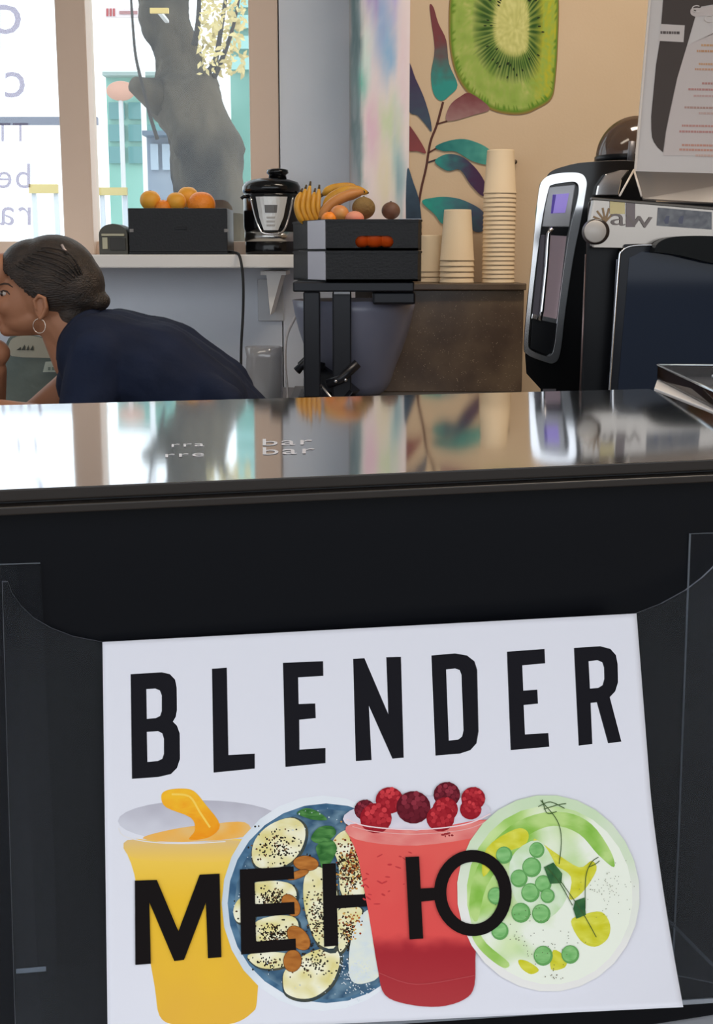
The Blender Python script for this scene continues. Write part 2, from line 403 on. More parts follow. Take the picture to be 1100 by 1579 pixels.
# ================================================================== OUTDOORS
struct(MB().box((-60, -70, -.3), (40, -1.6, -.12)).build('street', M('asphalt_grey', (92, 90, 88), .9, var=(80, 79, 78), vs=.8)))
struct(MB().box((-60, YN + .2, -.3), (40, 90, -.15)).build('ground', M('pale_pavement', (226, 224, 220), .8, var=(214, 212, 208), vs=.6)))
bark = M('bark', (36, 36, 38), .95, spec=.1, var=(100, 92, 80), vs=2.6, stretch=(1, 1, .6), det=3, ramp=(.40, .62))
tr = thing('street_tree', 'old grey-barked leaning tree trunk right outside the window', 'tree', P(325, 400, 7.0) * 1)
tr.location.z = -.15
LE = [(200, -160), (218, 0), (236, 75), (240, 115), (228, 146), (254, 180), (269, 232), (276, 300), (282, 400), (286, 560)]
RE = [(270, -160), (291, 0), (305, 65), (313, 103), (342, 136), (356, 204), (374, 255), (380, 330), (384, 400), (392, 560)]
pts = []; rad = []
for (a, va), (b, vb) in zip(LE, RE): q = P((a + b) / 2, (va + vb) / 2, 7.0); pts.append(q); rad.append((b - a) / 2 * 7.0 / F)
pts.append(Vector((pts[-1].x + .05, 7.0, -.2))); rad.append(rad[-1] * 1.25)
sp = smooth_poly([(*p, r) for p, r in zip(pts, rad)], 16, False)
mb = MB().tube([q[:3] for q in sp], [q[3] for q in sp], 72)
for v in mb.v: d = noise.noise(v * 5) * .03 + abs(noise.noise(Vector((v.x * 22, v.y * 22, v.z * 9)))) * -.022 + noise.noise(v * 30) * .006; v.x += d; v.y += d * 1.2 - .02 * noise.noise(Vector((v.x * 14, 3, v.z * 7)))
mb.build('trunk', bark, tr)
mb = MB().tube([P(250, 150, 6.95), P(222, 138, 6.8), P(206, 130, 6.75)], [.1, .06, .04], 10); mb.build('branch_stub', bark, tr)
def twig(ps, r0, r1, Y, mat=M('dark_twig', (60, 56, 54), .9), name='branch'):
    s_ = smooth_poly([(*P(u, v, Y), 0) for u, v in ps], 4, False); n = len(s_)
    MB().tube([q[:3] for q in s_], [r0 + (r1 - r0) * i / (n - 1) for i in range(n)], 7).build(name, mat, tr)
twig([(243, 215), (232, 180), (222, 140), (210, 90), (205, 40), (200, -40)], .010, .006, 6.7)
twig([(308, 118), (330, 100), (342, 40), (352, -30)], .02, .008, 6.9); twig([(330, 120), (345, 85), (360, 40), (372, -20)], .016, .006, 6.9)
twig([(300, 70), (306, 30), (308, -40)], .018, .008, 6.8)
lf = MB(); rl = random.Random(5)
for k in range(420):
    c = P(rl.uniform(305, 378), rl.uniform(-30, 118) ** 1.0 if True else 0, 7.0 + rl.uniform(-.4, .5)); a = rl.uniform(0, 6.28); s_ = rl.uniform(.007, .016)
    d1 = Vector((math.cos(a), rl.uniform(-.5, .5), math.sin(a))) * s_ * 1.6; d2 = Vector((-math.sin(a), rl.uniform(-.5, .5), math.cos(a))) * s_ * .7
    lf.add([c - d1, c + d2, c + d1, c - d2], [(0, 1, 2, 3)])
lo = lf.build('leaves', M('yellow_leaves', (232, 214, 150), .6, var=(214, 196, 140), vs=9), tr, fix=False); lo['kind'] = 'stuff'
def far_box(name, label, cat, u0, u1, v0, v1, Y, dep, mat, group=None, ground=True):
    a, b = P(u0, v0, Y), P(u1, v1, Y); zb = -.15 if ground else b.z
    t = thing(name, label, cat, ((a.x + b.x) / 2, Y + dep / 2, zb), group)
    MB().box((a.x, Y, zb), (b.x, Y + dep, a.z)).build('wall' if cat == 'building' else 'body', mat, t)
    return t
tealw = M('teal_facade', (120, 176, 160), .5, var=(140, 190, 176), vs=1.2)
tgl = M('teal_glass', (84, 140, 140), .15)
b1 = far_box('glazed_building', 'teal glazed building behind the tree, left of its trunk', 'building', 163, 262, 116, 264, 17, 5, tealw)
for r_ in range(3):
    for c_ in range(3):
        a, b = P(168 + c_ * 30, 158 + r_ * 34, 16.97), P(193 + c_ * 30, 184 + r_ * 34, 16.97)
        MB().box((a.x, 16.95, b.z), (b.x, 17.0, a.z)).build('window', tgl, b1)
a, b = P(160, 112, 16.9), P(264, 118, 16.9); MB().box((a.x, 16.8, b.z), (b.x, 22.1, a.z)).build('roof', M('grey_roof', (150, 168, 164), .6), b1)
sg = thing('round_sign', 'faded red oval sign in front of the teal building', 'sign', P(186, 142, 16.6))
MB().lathe([(0, 0), (.17, 0), (.18, .02), (.17, .05), (0, .05)], P(186, 140, 16.6), 28, axis='Y').build('sign_disc', M('faded_red', (200, 150, 128), .6), sg)
sd_ = [c for c in sg.children][0]
for v in sd_.data.vertices: v.co.z = (v.co.z - P(186, 140, 16.6).z + sg.location.z) * .66 + P(186, 140, 16.6).z - sg.location.z
mb = MB().tube([P(186, 146, 16.63), Vector((P(186, 146, 16.63).x, 16.63, -.15))], .03, 8); mb.build('pole', M('pole_grey', (200, 200, 200), .5), sg)
b2 = far_box('office_block', 'green office block to the right of the tree trunk', 'building', 352, 400, -60, 122, 20, 6, M('green_facade', (96, 150, 138), .5, var=(120, 168, 156), vs=1))
for r_ in range(5):
    a, b = P(356, -40 + r_ * 32, 19.95), P(396, -20 + r_ * 32, 19.95); MB().box((a.x, 19.9, b.z), (b.x, 20.02, a.z)).build('window', M('office_glass', (150, 196, 190), .2), b2)
ks = far_box('kiosk', 'blue-grey street kiosk half hidden behind the tree', 'kiosk', 226, 300, 208, 300, 11, 1.5, M('kiosk_blue', (112, 128, 148), .6, var=(150, 160, 172), vs=2))
a, b = P(222, 203, 10.9), P(300, 210, 10.9); MB().box((a.x, 10.8, b.z), (b.x, 12.6, a.z)).build('roof', M('kiosk_roof', (92, 110, 128), .5), ks)
for q in range(3): a, b = P(232 + q * 18, 222, 10.97), P(245 + q * 18, 262, 10.97); MB().box((a.x, 10.96, b.z), (b.x, 11.01, a.z)).build('window', M('kiosk_glass', (170, 186, 200), .2), ks)
for i, (u0, u1, v0, v1, nm, lb) in enumerate([(44, 89, 284, 298, 'barrier', 'yellow road barrier beyond the lettered left pane'), (150, 196, 289, 301, 'barrier', 'yellow road barrier in the middle pane left of the tree')]):
    t = thing(nm, lb, 'barrier', P((u0 + u1) / 2, v1, 12)); t.location.z = -.15
    a, b = P(u0, v0, 12), P(u1, v1, 12); MB().box((a.x, 12, b.z), (b.x, 12.05, a.z)).build('board', M('barrier_yellow', (224, 196, 120), .6), t)
    for x in (a.x + .03, b.x - .03): MB().box((x - .02, 12.05, -.15), (x + .02, 12.09, a.z)).build('post', M('post_grey', (236, 236, 236), .6), t)
t = thing('handrail', 'grey horizontal street handrail outside the left pane', 'railing', P(40, 186, 9)); t.location.z = -.15
a, b = P(-60, 180, 9), P(150, 192, 9); MB().box((a.x, 9, b.z), (b.x, 9.05, a.z)).build('rail', M('rail_grey', (120, 124, 140), .5), t)
for u in (-50, 100): x = P(u, 190, 9).x; MB().box((x - .02, 9.0, -.15), (x + .02, 9.05, b.z)).build('post', M('rail_grey', (1, 1, 1)), t)
t = thing('shop_sign', 'red and white street sign high beyond the pane', 'sign', P(190, 20, 14)); t.location.z = -.15
a, b = P(162, 12, 14), P(216, 26, 14); MB().box((a.x, 14, b.z), (b.x, 14.06, a.z)).build('board', M('sign_white', (230, 214, 214), .6), t)
sga = Art(lambda u, v, l: P(u, v, 13.99), 40)
for u in (164, 169, 174): sga.poly([(u, 13), (u + 3.4, 13), (u + 3.4, 25), (u, 25)], (176, 70, 72))
sga.poly([(184, 17), (212, 17), (212, 22), (184, 22)], (170, 120, 120)); sga.build('sign_print', paint_mat('sign_print_ink'), t)
MB().box((b.x - .03, 14.06, -.15), (b.x + .02, 14.1, a.z)).build('post', M('post_grey', (1, 1, 1)), t)
t = thing('hanging_sign', 'small yellow sign plate fixed high on the street tree', 'sign', P(246, 20, 6.55))
a, b = P(231, 12, 6.55), P(260, 20, 6.55); MB().box((a.x, 6.55, b.z), (b.x, 6.57, a.z)).build('plate', M('barrier_yellow', (1, 1, 1)), t); MB().box((a.x + .03, 6.57, b.z + .005), (a.x + .05, 6.85, a.z - .005)).build('hanger', M('post_grey', (1, 1, 1)), t)
cr = thing('parked_car', 'pale blue car roof at the foot of the left pane', 'car', P(-10, 380, 10)); cr.location.z = -.15
c0 = P(-60, 0, 10).x; c1 = P(22, 0, 10).x
cbody = MB().prism([(c0 - 3.4, 10, 0.1), (c1 + .6, 10, 0.1), (c1 + .65, 10, .7), (c1 - .2, 10, .85), (c1 - .9, 10, 1.36), (c0 - 2.2, 10, 1.36), (c0 - 3.3, 10, .8)], (0, 1.7, 0)); cbody.build('body', M('car_blue', (120, 160, 200), .3), cr, .06)
for x in (c0 - 2.5, c1 - .2): MB().lathe([(0, 0), (.3, 0), (.32, .05), (.3, .2), (0, .2)], (x, 9.95, .17), 20, axis='Y').build('wheel', M('tyre_black', (40, 40, 42), .8), cr)

# ================================================================== COUNTER
steel = M('polished_steel', (206, 208, 212), .06, 1.0, bump=.015, bs=3)
blk = M('black_laminate', (14, 15, 19), .28, spec=.16)
cnt = thing('bar_counter', 'black bar counter with polished steel top across the foreground', 'counter', (0, 1.2, 0))
_a, _b = PZ(0, 755, ZT), PZ(1100, 708, ZT); cd = (_b - _a).normalized(); cn = Vector((cd.y, -cd.x, 0))   # along the counter / towards the customer
n_top = (cn * .0095 + Vector((0, 0, 1))).normalized(); o_top = PZ(550, 731, ZT)
def PT(u, v): return PP(u, v, o_top, n_top)
nl, nr = PT(-900, 793.4), PT(1262, 701.5); fl_, fr_ = PT(-900, 647.3), PT(1003, 599.5)
MB().prism([nl, nr, fr_, fl_], (0, 0, -.009), edge=1).build('steel_top', [steel, M('dark_edge', (44, 38, 34), .35, spec=.3)], cnt, .0012, 2)
def fr(o, d, z): q = o - cn * d; return Vector((q.x, q.y, z))
ZP = .640
fr_back = fr_ + cn * .02
MB().prism([fr(nl, .006, ZP), fr(nr, .006, ZP), Vector((fr_.x - .01, fr_.y - .03, ZP)), fr(fl_, -.03, ZP)], (0, 0, ZT - .009 - ZP)).build('front_panel', blk, cnt, .002)
MB().prism([fr(nl, -.010, ZT - .011), fr(nr, -.010, ZT - .011), fr(nr, .02, ZT - .011), fr(nl, .02, ZT - .011)], (0, 0, -.006)).build('edge_trim', M('dark_edge', (1, 1, 1)), cnt, .001)
MB().prism([fr(nl, .000, 0.0), fr(nr, .000, 0.0), Vector((fr_.x - .01, fr_.y - .03, 0)), fr(fl_, -.03, 0)], (0, 0, ZP - .006)).build('lower_panel', M('pale_laminate', (214, 214, 220), .4), cnt, .003)
# words reflected in the steel top, painted on as pale letters
def counter_reflection(s, u0, v0, w, h, skew=-.03):
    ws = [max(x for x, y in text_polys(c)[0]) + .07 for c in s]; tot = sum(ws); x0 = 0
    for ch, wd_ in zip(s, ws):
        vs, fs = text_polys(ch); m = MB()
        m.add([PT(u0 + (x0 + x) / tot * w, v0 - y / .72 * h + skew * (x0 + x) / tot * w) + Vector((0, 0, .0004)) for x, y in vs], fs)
        m.build('lettering', M('reflected_words', (232, 230, 236), .35), cnt, fix=False); x0 += wd_  # pale letters painting the reflection, not lettering on the steel
counter_reflection('bar', 402, 688, 84, 11); counter_reflection('bar', 402, 702, 88, 12); counter_reflection('rra', 262, 690, 56, 7); counter_reflection('rre', 252, 706, 66, 8)

# ================================================================== MENU HOLDER AND CARD
n_card = Vector((-0.19546795, 0.91470415, -0.35370695)).normalized()
o_card = C0 + Vector((-.17775, .86597457, -.26484345)) * 1.05
def sstep(t): t = max(0, min(1, t)); return t * t * (3 - 2 * t)
def card(u, v, l=0):
    r = ray(u, v); d = (o_card - C0).dot(n_card) / r.dot(n_card)
    curl = max(0, (v - 1190) / 365); a = max(0, (u - 160) / 890)
    d *= 1 - .052 * curl ** 1.6 * a ** 1.4 - .00003 * l
    return C0 + r * d
acr = clear('clear_acrylic', (246, 248, 250), .0015, .08, .02, (150, 150, 155))
acre = clear('acrylic_edge', (190, 195, 200), .1, .2, .55, (180, 186, 196))
hd = thing('acrylic_menu_holder', 'wide clear acrylic pocket with scooped top on the black counter front', 'menu holder', fr(PZ(550, 731, ZT), 0, .72))
def hp(u, v):
    a, b = PP(u, v, o_card + n_card * .0035, n_card), PP(u, v, fr(nl, .006, ZT), cn) + cn * .006
    return a if a.y < b.y else b
outl = [(3, 893), (12, 893), (18, 910), (32, 930), (52, 949), (78, 964), (112, 977), (158, 989.5), (982, 945.5), (1022, 930), (1060, 909), (1085, 890), (1104, 872), (1114, 848), (1150, 846), (1150, 1537), (24, 1612)]
MB().prism([hp(*q) for q in outl], n_card * .0052, edge=1).build('front_sheet', [acr, clear('sheet_edge', (200, 205, 210), .1, .2, .8, (205, 210, 220))], hd)
def fpanel(u, v, d=-.0): return PP(u, v, fr(nl, .006, ZT), cn) + cn * .0005
for ps in ([(-90, 872), (62, 867), (84, 1330), (90, 1600), (-70, 1620)], [(1062, 822), (1180, 818), (1180, 1530), (1035, 1500), (1044, 1300)]):
    MB().prism([fpanel(*q) for q in ps], cn * .004, edge=1).build('side_strip', [acr, acre], hd)
lb_, rb_ = hp(24, 1611), hp(1150, 1536)
lbb = fpanel(40, 1560); rbb = fpanel(1150, 1500)
def onpanel(q): d = (fr(nl, .006, ZT) - q).dot(cn); return q + cn * d * .995
MB().prism([lb_, rb_, onpanel(rb_), onpanel(lb_)], (0, 0, -.004), edge=1).build('bottom_ledge', [acr, acre], hd)

paper = paint_mat('card_print', .65, .06)
mc = thing('menu_card', 'white printed menu card with bold black lettering in the acrylic holder', 'menu card', card(560, 1560))
base = MB(); NU, NV = 90, 64; vs = []
def edge_l(v): return 158 + (v - 990) * (8 / 602)
def edge_r(v): return 982 + (v - 946) * .078 + max(0, v - 1215) ** 1.5 * .0040
for lay in (0, -12):
    for j in range(NV + 1):
        for i in range(NU + 1):
            t, s_ = j / NV, i / NU
            vl, vr = 990 + (1596 - 990) * t, 946 + (1553 - 946) * t
            ul, ur = edge_l(vl), edge_r(vr)
            vs.append(card(ul + (ur - ul) * s_, vl + (vr - vl) * s_ + 6 * math.sin(PI * s_) * t * 0, lay))
W_ = NU + 1; K = W_ * (NV + 1); fs = []
for j in range(NV):
    for i in range(NU):
        q = (j * W_ + i, j * W_ + i + 1, (j + 1) * W_ + i + 1, (j + 1) * W_ + i); fs += [q, tuple(x + K for x in q[::-1])]
rim = [i for i in range(W_)] + [j * W_ + NU for j in range(1, NV + 1)] + [NV * W_ + i for i in range(NU - 1, -1, -1)] + [j * W_ for j in range(NV - 1, 0, -1)]
for a, b in zip(rim, rim[1:] + rim[:1]): fs.append((a, a + K, b + K, b))
base.add(vs, fs, True).build('card_sheet', M('card_white', (228, 226, 233), .6, spec=.15), mc)
def c1(x, y): return (140 + x / 2.391, 930 + y / 2.391)
def c2(x, y): return (520 + x / 1.8966, 930 + y / 1.8966)
def c3(x, y): return (160 + x / 2.5, 1200 + y / 2.5)
def c4(x, y): return (520 + x / 2.037, 1190 + y / 2.037)
K_ = (26, 25, 30)
def rnd(pts, r=0): return pts
title = Art(card, 9); title.layer = 4
L_ = lambda cf, pts, holes=(): title.poly([cf(*q) for q in pts], K_, [[cf(*q) for q in h] for h in holes], up=False)
L_(c1, [(147, 262), (262, 255), (292, 262), (311, 282), (317, 312), (318, 395), (313, 420), (303, 437), (318, 452), (328, 480), (329, 575), (318, 608), (296, 630), (250, 641), (152, 648)],
   [[(205, 317), (238, 315), (255, 322), (262, 340), (262, 398), (256, 416), (240, 424), (207, 427)], [(207, 475), (248, 472), (264, 480), (270, 500), (270, 556), (264, 574), (248, 582), (209, 586)]])
L_(c1, [(447, 242), (502, 238), (508, 560), (605, 555), (605, 610), (453, 625)])
L_(c1, [(709, 220), (857, 214), (858, 268), (765, 274), (767, 372), (828, 370), (830, 424), (769, 430), (770, 540), (866, 534), (866, 590), (718, 604)])
L_(c2, [(47, 163), (80, 161), (150, 325), (144, 158), (187, 157), (195, 452), (162, 455), (93, 300), (101, 459), (55, 462)])
L_(c2, [(276, 153), (345, 147), (380, 153), (402, 170), (410, 195), (414, 375), (408, 410), (390, 430), (360, 440), (288, 446)], [[(319, 194), (345, 191), (359, 196), (364, 210), (370, 372), (366, 390), (355, 399), (327, 402)]])
L_(c2, [(497, 142), (607, 134), (609, 176), (542, 182), (545, 256), (586, 253), (588, 294), (546, 298), (550, 384), (618, 380), (621, 420), (508, 430)])
L_(c2, [(693, 131), (770, 126), (800, 134), (816, 152), (821, 178), (822, 232), (814, 258), (798, 275), (832, 405), (793, 410), (760, 290), (742, 292), (747, 412), (707, 417)], [[(736, 170), (762, 167), (776, 173), (781, 188), (782, 222), (777, 240), (764, 248), (740, 250)]])
title.build('title_lettering', paper, mc)['label'] = 'bold black condensed title word'
# --- yellow juice cup print
jc = Art(card, 10); jc.layer = 4
def nz(u, v, s=.05, k=0): return noise.noise((u * s, v * s, k))
jc.ell(c3(372, 165), 127, 32, lambda u, v: mixc((186, 182, 192), (212, 210, 218), (v - 1235) / 50 + .3 * nz(u, v)), rot=.0)
jc.poly(smooth_poly([c3(*q) for q in [(92, 240), (300, 252), (560, 235), (600, 300), (600, 600), (592, 850), (570, 905), (500, 945), (380, 955), (270, 950), (215, 915), (196, 800), (160, 600), (118, 370)]], 4),
        lambda u, v: mixc(mixc((246, 206, 96), (240, 190, 54), (v - 1300) / 90), (232, 178, 66), (v - 1420) / 170 + .25 * nz(u, v, .02)))
jc.poly(smooth_poly([c3(*q) for q in [(92, 238), (300, 252), (520, 240), (520, 312), (300, 322), (110, 305)]], 4), lambda u, v: mixc((226, 190, 130), (244, 200, 90), (v - 1295) / 30))
jc.poly(smooth_poly([c3(*q) for q in [(150, 232), (250, 200), (400, 178), (545, 170), (545, 225), (300, 246)]], 4), lambda u, v: mixc((244, 176, 76), (236, 190, 120), .5 + nz(u, v, .04)))
jc.line(smooth_poly([c3(*q) for q in [(57, 192), (80, 224), (180, 246), (320, 252), (470, 244)]], 5, False), 1.6, (232, 226, 224))
jc.poly(smooth_poly([c3(*q) for q in [(222, 70), (240, 48), (290, 40), (345, 48), (392, 100), (448, 180), (405, 228), (330, 236), (352, 200), (335, 152), (240, 112)]], 4), lambda u, v: mixc((250, 190, 50), (244, 150, 30), (v - 1222) / 70 + .5 * nz(u, v, .09)))
jc.line(smooth_poly([c3(*q) for q in [(262, 62), (330, 70), (370, 130), (410, 190)]], 4, False), 3, (252, 208, 92))
jc.build('printed_juice_cup', paper, mc)['label'] = 'printed picture of a yellow juice in a plastic cup'
# --- blue bowl print
bb = Art(card, 10); bb.layer = jc.layer + 1; R = random.Random(11)
bb.ell(c3(845, 482), 156, 166, lambda u, v: mixc((204, 214, 222), (232, 234, 238), (u - 340) / 90 + .4 * nz(u, v, .03)))
bb.ell(c3(858, 482), 152, 154, lambda u, v: mixc((58, 92, 122), (98, 134, 160), .5 + nz(u, v, .06, 2) * 1.3))
bb.ell(c3(862, 486), 143, 147, lambda u, v: mixc((56, 86, 112), (108, 136, 154), .45 + nz(u, v, .07, 6) * 1.9))
def banana(pts, seed, seeds=60, lean=0.0):
    mxp, myp = sum(p[0] for p in pts) / len(pts), sum(p[1] for p in pts) / len(pts)
    bb.poly(smooth_poly([c3(mxp + (x - mxp) * 1.07 + 4, myp + (y - myp) * 1.08 + 5) for x, y in pts], 4), lambda u, v: mixc((40, 62, 78), (92, 84, 60), .5 + nz(u, v, .09, 2)))
    bb.poly(smooth_poly([c3(*q) for q in pts], 4), lambda u, v: mixc((226, 212, 140), (246, 240, 212), .55 + 1.3 * nz(u, v, .05, seed))) if True else bb.poly(smooth_poly([c3(*q) for q in pts], 4), lambda u, v: mixc((236, 226, 160), (244, 240, 216), .5 + nz(u, v, .05, seed)))
    xs = [p[0] for p in pts]; ys = [p[1] for p in pts]; bb.layer += 1
    for i in range(int(seeds * 1.6)):
        x = R.gauss((min(xs) + max(xs)) / 2, (max(xs) - min(xs)) / 4.6); y = R.gauss(min(ys) + (max(ys) - min(ys)) * (.62 if lean >= 0 else .25), (max(ys) - min(ys)) / 5.5)
        bb.ell(c3(x, y), R.uniform(.9, 1.9), R.uniform(.9, 1.9), (44, 36, 26) if R.random() < .8 else (120, 84, 50), n=6, up=False)
banana([(572, 300), (585, 235), (640, 180), (720, 152), (770, 180), (776, 235), (745, 300), (690, 340), (600, 345)], 1, 90)
banana([(500, 520), (510, 480), (540, 455), (575, 470), (580, 540), (520, 556)], 2, 12)
banana([(575, 410), (640, 395), (725, 410), (740, 470), (660, 500), (580, 480)], 3, 110)
banana([(580, 560), (660, 530), (740, 540), (745, 610), (660, 640), (585, 625)], 4, 120)
banana([(556, 682), (640, 670), (715, 680), (705, 720), (640, 735), (585, 722)], 5, 30)
banana([(692, 790), (700, 740), (760, 690), (830, 660), (895, 660), (910, 710), (880, 790), (820, 840), (760, 850), (705, 830)], 6, 70, -1)
banana([(880, 260), (905, 215), (950, 195), (1005, 190), (1010, 440), (920, 450), (905, 330)], 7, 150)
banana([(780, 370), (840, 345), (900, 440), (900, 640), (830, 640), (790, 560), (770, 460)], 8, 150)
banana([(905, 510), (990, 500), (985, 560), (925, 660), (905, 650)], 9, 90)
bb.poly(smooth_poly([c3(*q) for q in [(945, 700), (960, 600), (1000, 520), (1060, 520), (1070, 740), (1010, 790), (955, 780)]], 4), lambda u, v: mixc((234, 234, 214), (214, 222, 224), .5 + nz(u, v, .08)))
bb.layer += 1
for i in range(150): bb.ell(c3(R.gauss(955, 28), R.gauss(345, 75)), R.uniform(1, 2.4), R.uniform(1, 2.2), R.choice([(140, 60, 34), (176, 96, 40), (196, 140, 70), (110, 40, 30), (60, 40, 28), (214, 168, 90)]), n=7, up=False)
for i in range(60): bb.ell(c3(R.gauss(950, 25), R.gauss(560, 40)), R.uniform(1, 2.2), R.uniform(1, 2.0), R.choice([(150, 60, 34), (186, 110, 50), (60, 40, 28), (214, 168, 90)]), n=7, up=False)
for i in range(160): bb.ell(c3(R.gauss(975, 40), R.gauss(760, 42)), R.uniform(.5, 1.5), R.uniform(.5, 1.5), (220, 226, 230), n=6, up=False)
def almond(c, rx, ry, rot):
    bb.ell(c3(*c), rx / 2.5 + .8, ry / 2.5 + .8, (104, 62, 30), rot, 20); bb.ell(c3(*c), rx / 2.5, ry / 2.5, lambda u, v: mixc((196, 126, 58), (158, 92, 38), .5 + nz(u, v, .2, 8)), rot, 20)
almond((780, 328), 48, 28, .1); almond((722, 490), 46, 30, 1.0); almond((752, 616), 54, 34, .85); almond((728, 704), 34, 42, .1); almond((748, 372), 44, 14, -.35)
bb.layer += 1
for pts in ([(745, 135), (780, 115), (825, 128), (862, 160), (810, 160), (775, 150)], [(800, 228), (830, 190), (880, 185), (895, 215), (850, 250), (815, 248)], [(820, 262), (870, 235), (900, 270), (872, 330), (845, 350), (830, 310)]):
    bb.poly(smooth_poly([c3(*q) for q in pts], 4), lambda u, v: mixc((44, 96, 44), (92, 146, 78), .5 + nz(u, v, .14, 4) * 1.4))
for i in range(90):
    a = R.uniform(0, 6.28); q = R.uniform(.78, .97); bb.ell((c3(858, 482)[0] + 150 * q * math.cos(a), c3(858, 482)[1] + 152 * q * math.sin(a)), R.uniform(.4, 1.3), R.uniform(.4, 1.3), (210, 220, 228), n=6, up=False)
bb.build('printed_smoothie_bowl', paper, mc)['label'] = 'printed picture of a blue smoothie bowl with banana slices'
# --- second word, lower letters printed over the pictures
w1 = Art(card, 9); w1.layer = bb.layer + 2; KB = (22, 17, 17)
A_ = lambda art, cf, pts: art.poly([cf(*q) for q in pts], KB, up=False)
A_(w1, c3, [(120, 395), (205, 392), (288, 590), (370, 372), (447, 368), (454, 690), (402, 694), (394, 480), (310, 700), (272, 705), (176, 478), (182, 715), (122, 720)])
A_(w1, c3, [(525, 352), (732, 340), (735, 388), (582, 400), (584, 486), (735, 477), (737, 524), (585, 535), (588, 630), (740, 618), (742, 662), (530, 680)])
A_(w1, c3, [(843, 330), (895, 328), (898, 452), (1080, 444), (1084, 490), (900, 502), (905, 645), (850, 650)])
w1.build('subtitle_lettering', paper, mc)
# --- red berry cup print
rc = Art(card, 10); rc.layer = w1.layer + 1
rc.ell(c4(250, 135), 114, 28, lambda u, v: mixc((206, 200, 212), (226, 216, 224), .5 + nz(u, v)), rot=-.06)
rc.poly(smooth_poly([c4(*q) for q in [(42, 165), (250, 185), (480, 150), (472, 230), (455, 400), (436, 560), (432, 670), (400, 715), (320, 738), (220, 730), (150, 700), (128, 620), (100, 450), (66, 270)]], 4),
        lambda u, v: mixc(mixc((232, 96, 88), (228, 84, 80), (v - 1290) / 120 + .4 * nz(u, v, .03)), mixc((168, 44, 52), (176, 58, 62), (v - 1470) / 70), sstep((v - 1440 - 8 * nz(u, v, .05, 4)) / 26)))
rc.poly(smooth_poly([c4(*q) for q in [(44, 165), (250, 186), (480, 152), (476, 196), (250, 232), (58, 212)]], 4), lambda u, v: mixc((226, 116, 112), (238, 150, 140), .5 + nz(u, v, .05, 3)))
rc.layer += 1
for i in range(26): c = c4(R.uniform(80, 250), R.uniform(250, 420)); rc.ell(c, R.uniform(1.5, 6), R.uniform(.8, 1.6), (200, 60, 64), rot=R.uniform(-.5, .8), n=8, up=False)
for q in range(8): rc.ell(c4(345 + R.uniform(-18, 18), 195 + R.uniform(-10, 10)), R.uniform(1, 4), R.uniform(1, 2), (156, 44, 50), n=8, up=False)
def berry(x, y, r, cols, k):
    rc.ell(c4(x, y), r / 2.037, r * .95 / 2.037, cols[0], n=18)
    rc.layer += 1
    RR = random.Random(k); m = 24
    for i in range(m):
        t = math.sqrt((i + .5) / m); a = i * 2.399; cc = c4(x + r * .86 * t * math.cos(a), y + r * .82 * t * math.sin(a))
        rc.ell(cc, r * .17 / 2.037, r * .17 / 2.037, mixc(cols[0], cols[1], RR.uniform(.1, 1) * (1.1 - .6 * (y * 0 + math.sin(a) * t + .5))), n=9, up=False)
red = ((150, 26, 38), (216, 66, 72)); drk = ((92, 22, 34), (150, 52, 66))
for x, y, r, c in ((88, 120, 34, drk), (165, 90, 44, red), (345, 72, 42, drk), (428, 84, 38, red), (122, 146, 50, red), (240, 112, 54, drk), (340, 118, 40, red), (325, 146, 44, red), (420, 118, 34, red)): berry(x, y, r, c, int(x))
rc.line(smooth_poly([c4(*q) for q in [(30, 150), (100, 172), (250, 182), (400, 166), (482, 132)]], 5, False), 1.8, (244, 214, 216))
rc.line(smooth_poly([c4(*q) for q in [(48, 172), (120, 188), (250, 196), (400, 182), (478, 152)]], 5, False), 1.2, (240, 176, 172))
rc.line(smooth_poly([c4(*q) for q in [(132, 632), (250, 668), (432, 640)]], 5, False), 1.0, (196, 84, 88))
rc.build('printed_berry_cup', paper, mc)['label'] = 'printed picture of a red berry drink topped with raspberries'
# --- green soup bowl print
gb = Art(card, 10); gb.layer = rc.layer + 1
gb.ell(c4(664, 382), 141, 152, lambda u, v: mixc((206, 224, 186), (238, 234, 228), (v - 1240) / 200 + .3 * nz(u, v, .02)), rot=-.12)
gb.ell(c4(668, 388), 128, 138, lambda u, v: mixc(mixc((146, 196, 82), (202, 226, 150), .5 + 1.2 * nz(u, v, .03, 3)), (240, 242, 226), ((u - 800) * .9 + (v - 1380) * .45) / 110 + .5 + .9 * nz(u, v, .022, 5)), rot=-.12)
grn = lambda u, v: mixc((136, 188, 74), (190, 218, 134), .5 + nz(u, v, .04, 1) * 1.6)
yel = lambda u, v: mixc((206, 200, 40), (224, 220, 90), .5 + nz(u, v, .08, 2) * 1.2)
for pts, fn in (([(415, 420), (440, 300), (520, 190), (620, 135), (720, 128), (800, 165), (860, 250), (870, 300), (820, 260), (760, 195), (680, 170), (600, 200), (540, 260), (470, 360), (440, 470)], grn), ([(430, 480), (470, 540), (540, 600), (520, 615), (460, 570), (425, 520)], grn), ([(470, 240), (560, 180), (600, 190), (590, 230), (520, 260), (460, 330)], yel), ([(620, 210), (680, 250), (760, 300), (800, 280), (815, 310), (770, 380), (730, 400), (735, 330), (680, 290), (630, 250)], yel), ([(545, 275), (630, 215), (690, 300), (720, 400), (640, 470), (560, 400)], lambda u, v: mixc((196, 222, 170), (226, 236, 214), .5 + nz(u, v, .06))), ([(735, 470), (770, 450), (830, 440), (858, 480), (850, 525), (810, 550), (765, 530)], yel), ([(570, 592), (600, 596), (634, 622), (610, 636), (580, 618)], yel), ([(680, 560), (720, 585), (715, 615), (672, 620)], yel)):
    gb.poly(smooth_poly([c4(*q) for q in pts], 4), fn)
